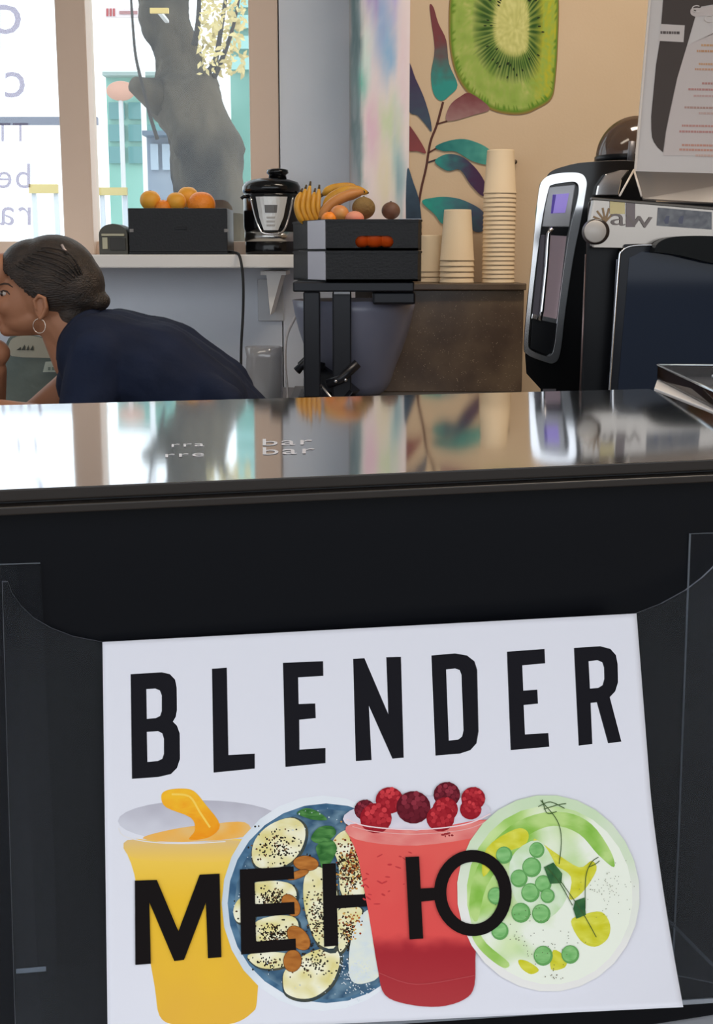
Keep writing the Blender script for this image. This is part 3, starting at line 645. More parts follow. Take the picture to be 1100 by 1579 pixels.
for x, y, r in ((525, 262, 26), (628, 246, 24), (612, 300, 30), (572, 335, 27), (608, 380, 29), (648, 352, 26), (578, 443, 30), (642, 446, 29), (512, 500, 27), (648, 578, 30), (733, 574, 28), (500, 390, 26), (662, 390, 22)):
    gb.ell(c4(x, y), r / 2.037, r / 2.037 * 1.05, (104, 164, 92), n=20); gb.ell(c4(x - 2, y - 2), r * .84 / 2.037, r * .86 / 2.037, lambda u, v: mixc((112, 176, 100), (150, 202, 132), .5 + nz(u, v, .13, 3)), n=18)
for pts in ([(650, 300), (680, 285), (708, 320), (705, 350), (670, 352)], [(748, 405), (778, 395), (782, 450), (752, 462), (742, 430)]): gb.poly([c4(*q) for q in pts], lambda u, v: mixc((40, 84, 52), (74, 120, 70), .5 + nz(u, v, .2)))
dkg = (66, 92, 50)
for pts in ([(640, 90), (690, 150), (705, 210), (698, 290)], [(632, 110), (670, 95), (715, 115)], [(645, 88), (660, 130), (690, 125)], [(650, 118), (690, 105), (720, 100)], [(780, 430), (782, 330), (800, 285), (822, 268)], [(790, 300), (812, 290), (825, 280)], [(660, 300), (700, 350), (740, 420)], [(700, 340), (770, 440), (815, 520)]): gb.line(smooth_poly([c4(*q) for q in pts], 5, False), 1.2, dkg)
gb.layer += 1
for i in range(70): gb.ell(c4(R.gauss(850, 38), R.gauss(370, 36)), .7, .7, (120, 120, 90), n=5, up=False)
for i in range(60): gb.ell(c4(R.gauss(640, 70), R.gauss(520, 50)), .8, .8, (90, 90, 60), n=5, up=False)
for i in range(10): gb.ell(c4(R.gauss(680, 14), R.gauss(640, 8)), 1, 1, (110, 100, 70), n=5, up=False)
gb.build('printed_soup_bowl', paper, mc)['label'] = 'printed picture of a pale bowl of green soup with peas'
w2 = Art(card, 8); w2.layer = max(gb.layer, rc.layer) + 2
A_(w2, c4, [(215, 268), (258, 266), (263, 367), (316, 364), (318, 402), (265, 408), (271, 524), (228, 527)])
w2.poly(ell_pts(c4(427, 381), 60, 66.5, 40, -.05), KB, [ell_pts(c4(427, 381), 41, 48, 36, -.05)], up=False)
w2.build('subtitle_lettering', paper, mc)

# ================================================================== BACK WORKTOP AND WHAT STANDS ALONG THE WALL
tb = thing('back_worktop', 'dull grey steel worktop below the mural wall', 'worktop', (.1, 3.7, 0))
xw0, xw1 = P(440, 600, 3.6).x, P(830, 600, 3.6).x
MB().box((xw0, 3.27, ZB - .03), (xw1, YW - .01, ZB)).build('top', M('dull_steel', (120, 116, 114), .4, .6), tb, .003)
MB().box((xw0 + .02, 3.30, .0), (xw1 - .02, YW - .02, ZB - .03)).build('body', M('dark_cabinet', (60, 58, 58), .6), tb)
# granite-faced ledge
gran = M('brown_granite', (78, 62, 50), .28, var=(104, 86, 68), vs=9, spec=.5)
nt = gran.node_tree
vo = nt.nodes.new('ShaderNodeTexVoronoi'); vo.inputs['Scale'].default_value = 60
r2 = nt.nodes.new('ShaderNodeValToRGB'); r2.color_ramp.elements[0].position = .06; r2.color_ramp.elements[1].position = .14
r2.color_ramp.elements[0].color = (*lin((176, 156, 132)), 1); r2.color_ramp.elements[1].color = (1, 1, 1, 1)
mx = nt.nodes.new('ShaderNodeMix'); mx.data_type = 'RGBA'; mx.inputs[0].default_value = .55
pb = nt.nodes['Principled BSDF']; rp = [n for n in nt.nodes if n.type == 'VALTORGB' and n != r2][0]
nz2 = nt.nodes.new('ShaderNodeTexNoise'); nz2.inputs['Scale'].default_value = 14; r3 = nt.nodes.new('ShaderNodeValToRGB'); r3.color_ramp.elements[0].position = .42; r3.color_ramp.elements[1].position = .6
mth = nt.nodes.new('ShaderNodeMath'); mth.operation = 'LESS_THAN'; mth.inputs[1].default_value = .16
nt.links.new(vo.outputs['Distance'], mth.inputs[0]); nt.links.new(nz2.outputs[0], r3.inputs[0])
m3 = nt.nodes.new('ShaderNodeMath'); m3.operation = 'MULTIPLY'; nt.links.new(mth.outputs[0], m3.inputs[0]); nt.links.new(r3.outputs[0], m3.inputs[1])
nt.links.new(m3.outputs[0], mx.inputs[0]); nt.links.new(rp.outputs[0], mx.inputs[6]); mx.inputs[7].default_value = (*lin((170, 150, 126)), 1)
nt.links.new(mx.outputs[2], pb.inputs['Base Color'])
YG = 3.93; ZG = P(700, 437, YG).z
gl_ = thing('granite_ledge', 'brown speckled granite ledge carrying the cup stacks', 'ledge', (P(690, 600, YG).x, YG, ZB))
gx0, gx1 = P(548, 500, YG).x, P(811, 500, YG).x
MB().box((gx0, YG + .02, ZB), (gx1 - .004, YW - .002, ZG - .02)).build('front_slab', gran, gl_, .003)
MB().box((gx0, YG, ZG - .02), (gx1, YW - .002, ZG)).build('top_slab', gran, gl_, .003)
# ---- paper cups, upside down and nested
cupm = M('cream_paper', (236, 214, 180), .65, var=(230, 206, 172), vs=3)
def make_cup(h, rr, rb):
    pr = [(0, h - .006), (rb - .004, h - .006), (rb - .003, h), (rb, h), (rb + .0008, h - .004), (rr - .001, .006), (rr, .005), (rr + .0006, .0025), (rr, 0), (rr - .0025, .001), (rb - .003, h - .009), (0, h - .009)]
    return MB().lathe(pr, n=40)
ORD = ['topmost', 'second from the top', 'third from the top', 'fourth from the top', 'fifth from the top', 'sixth from the top', 'seventh from the top', 'eighth from the top', 'ninth from the top', 'tenth from the top', 'eleventh from the top', 'twelfth from the top', 'thirteenth from the top', 'fourteenth from the top', 'fifteenth from the top', 'sixteenth from the top', 'seventeenth from the top', 'eighteenth from the top', 'nineteenth from the top', 'twentieth from the top', 'last']
def stack(u, Y, n, h, rr, rb, pitch, which):
    b = P(u, 400, Y); first = None
    for i in range(n):
        lab = 'upside-down cream paper cup, %s of the %s' % (ORD[n - 1 - i] if i > 0 else 'bottom one', which)
        if first is None:
            first = o = make_cup(h, rr, rb).build('paper_cup', cupm)
        else:
            o = first.copy(); COL.objects.link(o)
        o.location = (b.x, Y, ZG + i * pitch); tag(o, lab, 'cup', 'cups in the ' + which)
hp_ = 3.88 / F
stack(705, 4.00, 5, .152, .0525, .0405, .0165, 'short cup stack on the granite')
stack(769, 4.00, 21, .128, .0495, .040, .0132, 'tall cup stack on the granite')
stack(666, 4.085, 3, .112, .043, .036, .016, 'low shaded stack by the crates')
# ---- fruit crates on a black stand
ckm = M('black_plastic', (20, 20, 23), .42, spec=.3, bump=.1, bs=150)
silver = M('lit_corner_grey', (196, 194, 204), .4)  # pale tone for the light caught by the black crates' corner
X0, X1 = P(455, 380, 3.590).x, P(653, 380, 3.530).x
def crate(name, label, z0, z1, slot, lab2):
    xl, xc, xf, xr = P(452, 380, 3.750).x, P(475, 380, 3.610).x, P(503, 380, 3.490).x, P(651, 380, 3.490).x
    foot = [(xl, 3.770), (xc, 3.615), (xf, 3.500), (xr - .01, 3.500), (xr, 3.520), (xr, 3.730), (xr - .02, 3.820), (xl + .03, 3.820)]
    cx = sum(p[0] for p in foot) / 8; cy = sum(p[1] for p in foot) / 8
    t = thing(name, label, 'crate', (cx, cy, z0), 'black fruit crates'); T = .008
    inn = [(cx + (x - cx) * .95, cy + (y - cy) * .95) for x, y in foot]
    MB().prism([(x, y, z0) for x, y in foot], (0, 0, .006)).build('base', ckm, t)
    for i in range(8):
        j = (i + 1) % 8; a, b, c, d = foot[i], foot[j], inn[j], inn[i]
        if i == 2 and slot:
            zc = slot; hx0, hx1 = P(548, 380, 3.500).x, P(607, 380, 3.500).x; r = .016
            hole = [(hx0 + r + r * math.cos(a_), 3.500, zc + r * math.sin(a_)) for a_ in [PI / 2 + PI * k / 8 for k in range(9)]] + [(hx1 - r + r * math.cos(a_), 3.500, zc + r * math.sin(a_)) for a_ in [-PI / 2 + PI * k / 8 for k in range(9)]]
            w = MB().prism([(a[0], 3.500, z0), (b[0], 3.500, z0), (b[0], 3.500, z1), (a[0], 3.500, z1)], (0, .010, 0), [hole])
        else:
            w = MB().prism([(a[0], a[1], z0), (b[0], b[1], z0), (c[0], c[1], z0), (d[0], d[1], z0)], (0, 0, z1 - z0))
        w.build('side_panel', ckm, t)
        if i == 1:  # thin pale sheet paints this black corner face as lit
            e = Vector((a[1] - b[1], b[0] - a[0], 0)).normalized() * -.0015
            if e.y > 0: e = -e
            q = lambda s_, z: Vector((a[0] + (b[0] - a[0]) * s_, a[1] + (b[1] - a[1]) * s_, z)) + e * .3
            MB().prism([q(.02, z0 + .004), q(.98, z0 + .004), q(.98, z1 - .002), q(.02, z1 - .002)], e).build('lit_corner_sheet', silver, t)['label'] = 'pale grey sheet painting the light on the black corner face'
    rim = MB()
    for zz in (z1 - .006,):
        for i in range(8):
            j = (i + 1) % 8; a, b = foot[i], foot[j]; o2 = lambda p: (cx + (p[0] - cx) * 1.012, cy + (p[1] - cy) * 1.012)
            rim.prism([(*o2(a), zz), (*o2(b), zz), (*b, zz), (*a, zz)], (0, 0, .005))
    rim.build('rim', ckm, t); return t, foot
zc0, zc1, zc2 = P(550, 434, 3.500).z, P(550, 386, 3.500).z, P(550, 338, 3.500).z
crate('fruit_crate', 'lower black crate of the stack on the black stand', zc0, zc1 - .001, None, 0)
crate('fruit_crate', 'upper black crate with orange showing through its handle slot', zc1, zc2, zc1 + .022, 1)
orm = M('orange_peel', (240, 128, 20), .45, var=(246, 150, 40), vs=5, bump=.25, bs=220)
def orange(loc, r, label, group, mat=None, sq=.95, name='orange', cat='orange'):
    t = thing(name, label, cat, (loc[0], loc[1], loc[2] - r * sq), group)
    MB().ell(loc, (r, r, r * sq), 24, 14, fn=lambda q: q * (1 - .05 * math.exp(-((q.x / r) ** 2 + (q.y / r) ** 2) * 12))).build('peel', mat or orm, t)
    MB().lathe([(0, .002), (.004, .001), (.005, -.001), (0, -.002)], (loc[0], loc[1], loc[2] + r * sq * .94), 8).build('stem_end', M('stem_green', (96, 96, 50), .8), t)
for k, (u, w) in enumerate(((556, 'left'), (578, 'middle'), (599, 'right'))):
    orange((P(u, 380, 3.546).x, 3.546, zc1 + .006 + .034), .034, 'orange seen through the crate slot, %s one of three' % w, 'oranges inside the upper crate', M('slot_orange', (255, 112, 24), .5, var=(250, 84, 16), vs=6), sq=1.0)
# fill board under the fruit on top
zf = zc2 - .055
tag(MB().box((P(492, 380, 3.670).x, 3.590, zf - .006), (P(640, 380, 3.7).x, 3.795, zf)).build('fruit_tray', M('pale_card', (210, 200, 190), .7)), 'pale cardboard liner under the fruit in the upper crate', 'tray')
lid = MB().box((P(614, 380, 3.590).x, 3.530, zc2 - .004), (P(648, 380, 3.590).x, 3.770, zc2 + .002)).build('paper_sheet', M('pale_blue_paper', (196, 204, 220), .6)); tag(lid, 'pale sheet of paper lying on the crate edge, right end', 'paper')
yb = M('banana_yellow', (214, 160, 46), .5, var=(170, 112, 34), vs=12); yb2 = M('banana_ripe', (206, 142, 76), .5, var=(178, 112, 54), vs=8)
tipm = M('banana_tip', (74, 58, 34), .8)
def banana_obj(pts, r, Y, label, mat, group='bananas in the upper crate'):
    ps = smooth_poly([(*P(u, v, Y + d), 0) for u, v, d in pts], 5, False); n = len(ps)
    rad = [r * (.35 + .65 * min(1, 5 * min(i / (n - 1), 1 - i / (n - 1)) + .1)) for i in range(n)]
    b = ps[n // 2]; t = thing('banana', label, 'banana', (b[0], b[1], min(p[2] for p in ps) - r), group)
    MB().tube([q[:3] for q in ps], rad, 10).build('peel', mat, t)
    a = Vector(ps[0][:3]); d = (a - Vector(ps[1][:3])).normalized(); MB().tube([a, a + d * .014], [r * .42, r * .3], 8).build('stem', tipm, t)
    a = Vector(ps[-1][:3]); d = (a - Vector(ps[-2][:3])).normalized(); MB().tube([a, a + d * .005], [r * .36, r * .2], 8).build('tip', tipm, t)
w_ = ['leftmost', 'second from the left', 'third from the left', 'fourth from the left', 'rightmost']
for k in range(5):
    u = 459 + k * 8.0
    banana_obj([(u + 5 - k, 297 - (k % 3) * 5, .02), (u - 1, 314, .0), (u + 1, 330, -.005), (u + 9, 345, .0)], .0088, 3.670 + .012 * k, 'yellow upright banana in the crate, %s of the bunch' % w_[k], yb, 'bunch of bananas')
banana_obj([(500, 318, 0), (515, 302, 0), (540, 293, .0), (566, 297, .02)], .0135, 3.710, 'golden banana lying behind, topmost over the fruit in the upper crate', yb)
banana_obj([(494, 338, 0), (508, 318, 0), (530, 304, .0), (560, 296, .02)], .0145, 3.640, 'ripe orange-tinged banana lying across the front of the upper crate', yb2)
banana_obj([(498, 300, .03), (512, 291, .03), (536, 288, .03), (552, 292, .04)], .012, 3.750, 'yellow banana at the very back of the upper crate', yb)
kiw = M('kiwi_skin', (140, 110, 62), .8, var=(110, 88, 48), vs=14, bump=.4, bs=160); mang = M('mango_skin', (214, 128, 86), .45, var=(196, 150, 70), vs=7); avo = M('dark_fruit_skin', (92, 64, 50), .6, var=(112, 76, 56), vs=10)
def fruit(u, v, Y, r, name, label, mat, cat):
    c = P(u, v, Y); t = thing(name, label, cat, (c.x, c.y, c.z - r[2])); MB().ell(c, r, 24, 14).build('skin', mat, t)
    MB().lathe([(0, .003), (.003, .002), (.0035, -.002), (0, -.003)], (c.x, c.y, c.z + r[2] * .98), 8).build('stem_end', tipm, t)
fruit(561, 321, 3.620, (.032, .03, .030), 'kiwifruit', 'brown-green round fruit beside the front banana', kiw, 'fruit')
fruit(524, 330, 3.600, (.026, .028, .024), 'mango', 'small orange-red mango below the front banana', mang, 'fruit')
fruit(547, 337, 3.580, (.026, .026, .020), 'peach', 'pink peach low in front of the brown-green fruit', M('peach_skin', (226, 160, 130), .6, var=(214, 120, 100), vs=8), 'fruit')
fruit(508, 338, 3.590, (.022, .025, .02), 'tangerine', 'bright orange tangerine at the left front corner of the crate', orm, 'fruit')
fruit(603, 325, 3.670, (.026, .026, .024), 'passion_fruit', 'dark brown round fruit on its own at right of the crate', avo, 'fruit')
# stand below the crates
st = thing('crate_stand', 'black metal stand with two posts under the fruit crates', 'stand', (P(505, 600, 3.620).x, 3.620, ZB))
sm_ = M('black_metal', (24, 25, 32), .35, .3)
MB().box((P(457, 430, 3.720).x, 3.515, zc0 - .028), (P(640, 430, 3.490).x, 3.810, zc0 - .001)).build('top_plate', sm_, st, .004)
MB().box((P(575, 450, 3.530).x, 3.530, zc0 - .062), (P(642, 450, 3.510).x, 3.670, zc0 - .028)).build('side_bracket', sm_, st, .006)
MB().box((P(516, 450, 3.6).x, 3.518, zc0 - .034), (P(540, 450, 3.6).x, 3.530, zc0 - .02)).build('grey_tab', M('tab_grey', (150, 152, 158), .4), st)
MB().box((P(468, 500, 3.52).x, 3.52, ZB + .03), (P(494, 500, 3.52).x, 3.545, zc0 - .028)).build('post', sm_, st, .004)
MB().box((P(513, 500, 3.560).x, 3.540, ZB + .02), (P(542, 500, 3.560).x, 3.590, zc0 - .028)).build('post', sm_, st, .004)
MB().prism([P(458, 560, 3.670), P(474, 545, 3.670), P(545, 605, 3.530), P(530, 622, 3.530)], (.02, .06, 0)).build('brace', sm_, st, .003)
MB().tube([P(458, 572, 3.610), P(470, 560, 3.620), P(500, 566, 3.610)], .012, 10).build('clamp', sm_, st); MB().tube([P(505, 592, 3.530), P(525, 585, 3.525), P(552, 560, 3.530)], .013, 10).build('clamp', sm_, st)
for u, v in ((518, 588), (533, 586)): MB().ell(P(u, v, 3.510), .005, 10, 8).build('bolt', M('bolt_bright', (190, 190, 196), .25, 1), st)
MB().box((P(462, 560, 3.690).x, 3.530, ZB), (P(550, 560, 3.7).x, 3.750, ZB + .03)).build('foot_plate', sm_, st, .004)
# grey tapered hopper behind the stand
YH = 3.735
hg = thing('juicer_hopper', 'blue-grey tapered plastic hopper behind the black stand, against granite', 'hopper', (P(548, 600, YH).x, YH, ZB))
hx = P(546, 500, YH).x; hz = lambda v: P(546, v, YH).z
HS = [(606, 42), (600, 50), (590, 56), (578, 60), (560, 66), (540, 74), (510, 84), (480, 91), (462, 94)]
prof = [(0, hz(606))] + [(w * YH / F, hz(v)) for v, w in HS] + [((w - 3) * YH / F, hz(v)) for v, w in HS[::-1][:-2]] + [(0, hz(588))]
MB().lathe(prof, (hx, YH, 0), 44).build('bowl', M('blue_grey_plastic', (128, 128, 144), .3, spec=.5, var=(108, 112, 134), vs=3), hg)
MB().lathe([(0, ZB), (.085, ZB), (.085, ZB + .008), (.07, ZB + .02), (.066, hz(606)), (0, hz(606))], (hx, YH, 0), 32).build('base', M('grey_base', (140, 138, 144), .35), hg)
# rail, clear bag, cables
rl_ = thing('steel_rail', 'thin bright steel rail slanting down beside the stand foot', 'rail', P(515, 618, 3.45))
MB().tube([P(470, 566, 3.62), P(492, 590, 3.55), P(516, 620, 3.45)], .0035, 8).build('bar', M('rail_bright', (190, 186, 186), .25, 1), rl_)
MB().tube([P(470, 566, 3.62), Vector((P(470, 566, 3.62).x, 3.62, ZB))], .004, 8).build('foot', M('rail_bright', (1, 1, 1)), rl_)
clr = clear('clear_bag', (235, 234, 236), .09, .12, .3, (240, 238, 238))
bagc = P(407, 565, 3.75); zb0 = .86
tb2 = thing('low_shelf', 'low grey shelf against the wall under the sill', 'shelf', (bagc.x, 4.1, 0))
MB().box((P(345, 600, 3.95).x, 3.60, zb0 - .02), (P(436, 600, 3.6).x, YN - .005, zb0)).build('board', M('dull_grey_board', (120, 118, 122), .6), tb2, .002)
for x in (P(352, 600, 3.95).x, P(430, 600, 3.65).x): MB().box((x - .015, 3.9, 0), (x + .015, 4.4, zb0 - .02)).build('leg', M('dull_grey_board', (1, 1, 1)), tb2)
bg_ = thing('plastic_container', 'clear crumpled plastic container standing under the sill bracket', 'container', (bagc.x, 3.78, zb0))
mb = MB(); prof = [(.0, .0), (.048, .0), (.054, .01), (.055, .10), (.053, .16), (.055, .19), (.05, .19), (.05, .012), (0, .01)]
mb.lathe(prof, (bagc.x, 3.78, zb0), 24)
for v in mb.v: d = noise.noise(v * 30) * .006; v.x += d; v.y += d
mb.build('shell', clr, bg_)
mb = MB(); rr_ = random.Random(4)
for k in range(7): mb.ell((bagc.x + rr_.uniform(-.03, .03), 3.78 + rr_.uniform(-.03, .03), zb0 + .022 + rr_.uniform(0, .03)), rr_.uniform(.008, .014), 10, 7)
o = mb.build('contents', M('dark_scraps', (60, 58, 60), .3, spec=.8), bg_); o['kind'] = 'stuff'
cab = thing('black_cable', 'black cable hanging over the sill edge down the grey wall', 'cable', P(372, 580, 4.13))
MB().tube([q[:3] for q in smooth_poly([(*P(350, 388, 4.30), 0), (*P(362, 389.5, 4.20), 0), (*P(370, 396, 4.15), 0), (*P(375, 430, 4.145), 0), (*P(375, 480, 4.15), 0), (*P(372, 540, 4.15), 0), (*P(372, 600, 4.15), 0)], 5, False)], .0045, 8).build('cord', M('black_rubber', (30, 30, 32), .6), cab)
MB().box(P(346, 386, 4.31) - Vector((.02, .01, .004)), P(346, 386, 4.31) + Vector((.01, .02, .012))).build('plug', M('black_rubber', (1, 1, 1)), cab, .002)
cab = thing('white_cable', 'thin white cable looping down left of the black stand', 'cable', P(443, 618, 3.9))
MB().tube([q[:3] for q in smooth_poly([(*P(468, 466, 3.92), 0), (*P(455, 490, 3.94), 0), (*P(442, 520, 3.95), 0), (*P(440, 560, 3.9), 0), (*P(443, 600, 3.8), 0), (*P(444, 640, 3.7), 0)], 5, False)], .0042, 8).build('cord', M('white_rubber', (220, 214, 212), .5), cab)
MB().tube([P(470, 460, 3.92), P(466, 470, 3.92)], .007, 8).build('plug', M('white_rubber', (1, 1, 1)), cab)
# ---- on the sill: crate of oranges, radio, pressure cooker
YC = 4.30; cz = ZSILL
cx0, cx1 = P(199, 380, 4.22).x, P(351, 380, 4.22).x; ch = P(270, 321, 4.22).z
oc = thing('orange_crate', 'black rectangular crate of oranges on the window sill', 'crate', ((cx0 + cx1) / 2, YC, cz))
T = .01; y0, y1 = 4.22, 4.44
MB().box((cx0, y0, cz), (cx1, y1, cz + .008)).build('base', ckm, oc)
for a, b in (((cx0, y0, cz + .008), (cx1, y0 + T, ch)), ((cx0, y1 - T, cz + .008), (cx1, y1, ch)), ((cx0, y0 + T, cz + .008), (cx0 + T, y1 - T, ch)), ((cx1 - T, y0 + T, cz + .008), (cx1, y1 - T, ch))): MB().box(a, b).build('side_panel', ckm, oc, .002)
MB().box((P(270, 352, y0).x, y0 - .003, P(270, 354, y0).z), (P(288, 352, y0).x, y0 + .004, P(270, 350, y0).z)).build('handle_lip', ckm, oc, .001)
for u in (200, 346): MB().box((P(u, 354, y0).x, y0 - .004, P(u, 358, y0).z), (P(u + 6, 354, y0).x, y0 + .004, P(u, 353, y0).z)).build('clip', M('grey_clip', (120, 116, 114), .4), oc)
ly = MB().box((cx0 + .012, y0 + .012, ch - .085), (cx1 - .012, y1 - .012, ch - .08)).build('crate_liner', M('pale_card', (1, 1, 1))); tag(ly, 'cardboard liner hidden under the oranges on the sill', 'liner')
for u, v, Y, r, lb in ((232, 309, 4.30, .034, 'yellow-orange upright citrus at the left end of the sill crate'), (272, 311, 4.29, .032, 'orange in the middle of the sill crate'), (290, 304, 4.36, .036, 'orange behind the middle, topmost in the sill crate'), (311, 316, 4.28, .045, 'large reddish orange in front at right of the sill crate'), (252, 320, 4.28, .026, 'small pinkish orange sunk low between the others in the sill crate')):
    c = P(u, v, Y); orange(c, r, lb, 'oranges on the window sill', M('orange_yellow', (236, 160, 40), .5, var=(240, 176, 60), vs=5) if u in (232, 272, 290) else orm)
rd = thing('sill_radio', 'small dark rounded radio with a dial on the sill', 'radio', (P(176, 385, 4.25).x, 4.28, cz))
ra, rb2 = P(153, 380, 4.22).x, P(197, 380, 4.22).x; rz = P(170, 362, 4.22).z; rt = P(170, 345, 4.22).z
MB().prism([(ra, 4.22, cz), (rb2, 4.22, cz), (rb2, 4.22, rz)] + [((ra + rb2) / 2 + (rb2 - ra) / 2 * math.cos(a), 4.22, rz + (rt - rz) * math.sin(a)) for a in [PI * k / 14 for k in range(1, 14)]] + [(ra, 4.22, rz)], (0, .12, 0)).build('case', M('dark_olive_plastic', (66, 64, 54), .45), rd, .004)
MB().box((P(158, 372, 4.22).x, 4.216, P(160, 384, 4.22).z), (P(166, 372, 4.22).x, 4.22, P(160, 366, 4.22).z)).build('dial', M('dial_pale', (180, 176, 150), .4), rd, .001)
MB().box((P(170, 372, 4.22).x, 4.214, P(160, 386, 4.22).z), (P(194, 372, 4.22).x, 4.22, P(160, 367, 4.22).z)).build('speaker_grille', M('grille', (50, 50, 48), .6), rd, .001)
MB().box((P(157, 361, 4.22).x, 4.212, P(160, 364, 4.22).z), (P(192, 361, 4.22).x, 4.22, P(160, 360.5, 4.22).z)).build('trim_strip', M('dial_pale', (1, 1, 1)), rd, .001)
pk = thing('pressure_cooker', 'black and steel electric pressure cooker on the window sill', 'cooker', (P(420, 380, 4.32).x, 4.32, cz))
kx = P(420, 380, 4.32).x; zz = lambda v: P(420, v, 4.32).z; kr = .092
gb_ = M('gloss_black', (14, 14, 16), .16, spec=.4)
MB().lathe([(0, cz), (kr * .93, cz), (kr * .95, cz + .006), (kr * .95, zz(374)), (kr * .92, zz(372)), (0, zz(372))], (kx, 4.32, 0), 44).build('base', gb_, pk)
MB().lathe([(kr * .9, zz(373)), (kr * .97, zz(372.5)), (kr * .97, zz(358)), (kr * .9, zz(357.5))], (kx, 4.32, 0), 44).build('steel_band', M('brushed_steel', (190, 188, 184), .22, 1), pk)
MB().lathe([(0, zz(358)), (kr * .96, zz(358)), (kr, zz(350)), (kr, zz(302)), (kr * .97, zz(298)), (0, zz(298))], (kx, 4.32, 0), 44).build('body', gb_, pk)
MB().lathe([(0, zz(298)), (kr * .99, zz(298)), (kr * 1.03, zz(295)), (kr * 1.02, zz(288)), (kr * .93, zz(281)), (kr * .6, zz(276.5)), (kr * .3, zz(275)), (0, zz(275))], (kx, 4.32, 0), 44).build('lid', gb_, pk)
MB().lathe([(0, zz(276)), (.03, zz(276)), (.028, zz(270)), (.036, zz(267)), (.034, zz(262)), (.015, zz(260)), (0, zz(260))], (kx + .02, 4.32, 0), 24).build('lid_knob', gb_, pk)
MB().tube([P(388, 303, 4.27), P(376, 303, 4.25), P(372, 306, 4.25)], .006, 8).build('side_handle', gb_, pk); MB().tube([(kx + .085, 4.30, zz(303)), (kx + .105, 4.29, zz(303)), (kx + .112, 4.29, zz(306))], .006, 8).build('side_handle', gb_, pk)
MB().lathe([(kr * .6, zz(279)), (kr * .66, zz(277)), (kr * .72, zz(279.5))], (kx, 4.32, 0), 36).build('lid_ring', M('steel_blue', (140, 156, 170), .2, 1), pk)
def cyl(u, v, extra=0):        # onto the front of the cooker body
    x = P(u, v, 4.32 - kr).x; dx = max(-.98, min(.98, (x - kx) / kr)); return Vector((kx + kr * dx * 1.0, 4.32 - math.sqrt(1 - dx * dx) * (kr + .001 + extra), P(u, v, 4.32 - kr).z))
def cpatch(pts, mat, name, e):
    a = Art(lambda u, v, l: cyl(u, v, e), 6); a.poly(pts, (255, 255, 255)); m = MB(); m.add(a.v, a.f); m.build(name, mat, pk)
cpatch([(394, 303), (443, 303), (437, 335), (429, 355), (407, 355), (400, 335)], M('panel_silver', (206, 206, 204), .35, .3), 'control_panel', .0015)
cpatch([(408, 316), (428, 316), (427, 328), (409, 328)], M('panel_screen', (90, 88, 86), .3), 'screen', .0035)
for q in range(3): cpatch([(411, 334 + q * 6), (425, 334 + q * 6), (424, 337 + q * 6), (412, 337 + q * 6)], M('panel_key', (170, 168, 166), .4), 'button', .003)
MB().tube([cyl(u, v, .002) for u, v in smooth_poly([(386, 303), (392, 330), (400, 352), (408, 360), (430, 360), (440, 350), (447, 325), (451, 303)], 4, False)], .0035, 8).build('chrome_trim', M('chrome', (220, 220, 222), .08, 1), pk)

# ================================================================== COFFEE MACHINE, OVEN, SIGN
chrome = M('chrome', (220, 220, 222), .08, 1); gblk = M('gloss_black', (20, 20, 22), .18); mblk = M('satin_black', (12, 13, 17), .3, spec=.2)
YM = 2.95
cm = thing('coffee_machine', 'black and chrome automatic coffee machine left of the oven', 'coffee machine', (P(880, 600, YM).x, YM + .2, ZB))
mt = thing('machine_table', 'dark low worktop under the coffee machine and oven', 'worktop', (P(960, 650, 2.9).x, 2.9, 0))
zmt = P(900, 640, YM).z
cm.location.z = zmt
MB().box((P(826, 600, 2.95).x, 2.50, zmt - .03), (2.2, 3.245, zmt)).build('top', M('dark_worktop', (40, 40, 42), .4), mt, .003)
MB().box((P(830, 600, 2.95).x, 2.54, 0), (2.15, 3.23, zmt - .03)).build('body', M('dark_cabinet', (60, 58, 58), .6), mt)
bodyo = smooth_poly([(838, 284), (848, 266), (872, 256), (905, 250), (975, 248), (1002, 262), (1012, 300)], 5, False) + [(1012, 640), (834, 640), (834, 600), (812, 576), (810, 548), (816, 470), (824, 390), (832, 320)]
MB().prism([P(u, v, YM) for u, v in bodyo], (.045, .28, 0)).build('body', gblk, cm, .008, 3)
ring_o = smooth_poly([(832, 292), (838, 277), (852, 269), (876, 266), (897, 268), (905, 280), (903, 300), (895, 345), (884, 400), (872, 480), (864, 545), (854, 560), (838, 557), (814, 547), (809, 532), (814, 470), (821, 400), (827, 335)], 4)
ring_i = smooth_poly([(846, 293), (852, 285), (874, 281), (888, 281), (893, 290), (890, 312), (880, 350), (872, 400), (862, 475), (855, 535), (848, 549), (838, 548), (820, 540), (815, 528), (820, 470), (828, 400), (837, 335)], 4)
def on(pts, d0): return [P(u, v, YM - d0) for u, v in pts]
MB().prism(on(ring_o, .014), (0, .016, 0), [on(ring_i, .014)]).build('chrome_frame', M('chrome_satin', (214, 214, 216), .16, 1), cm, .003)
MB().prism(on([(847, 288), (888, 284), (878, 350), (836, 350), (840, 320)], .006), (0, .008, 0)).build('display_panel', M('display_grey', (176, 176, 180), .25, .2), cm, .002)
MB().prism(on([(853, 300), (878, 298), (872, 328), (850, 329)], .0085), (0, .003, 0)).build('screen', M('screen_lilac', (168, 150, 226), .25), cm)
scm = MATS['screen_lilac'].node_tree.nodes['Principled BSDF']; scm.inputs['Emission Color'].default_value = (*lin((150, 120, 240)), 1); scm.inputs['Emission Strength'].default_value = .25
MB().prism(on([(853, 300), (858, 300), (853, 329), (850, 329)], .0095), (0, .001, 0)).build('screen_bar', M('screen_purple', (86, 50, 190), .3), cm)
MB().prism(on([(836, 350), (878, 350), (875, 363), (834, 361)], .007), (0, .008, 0)).build('dark_strip', mblk, cm)
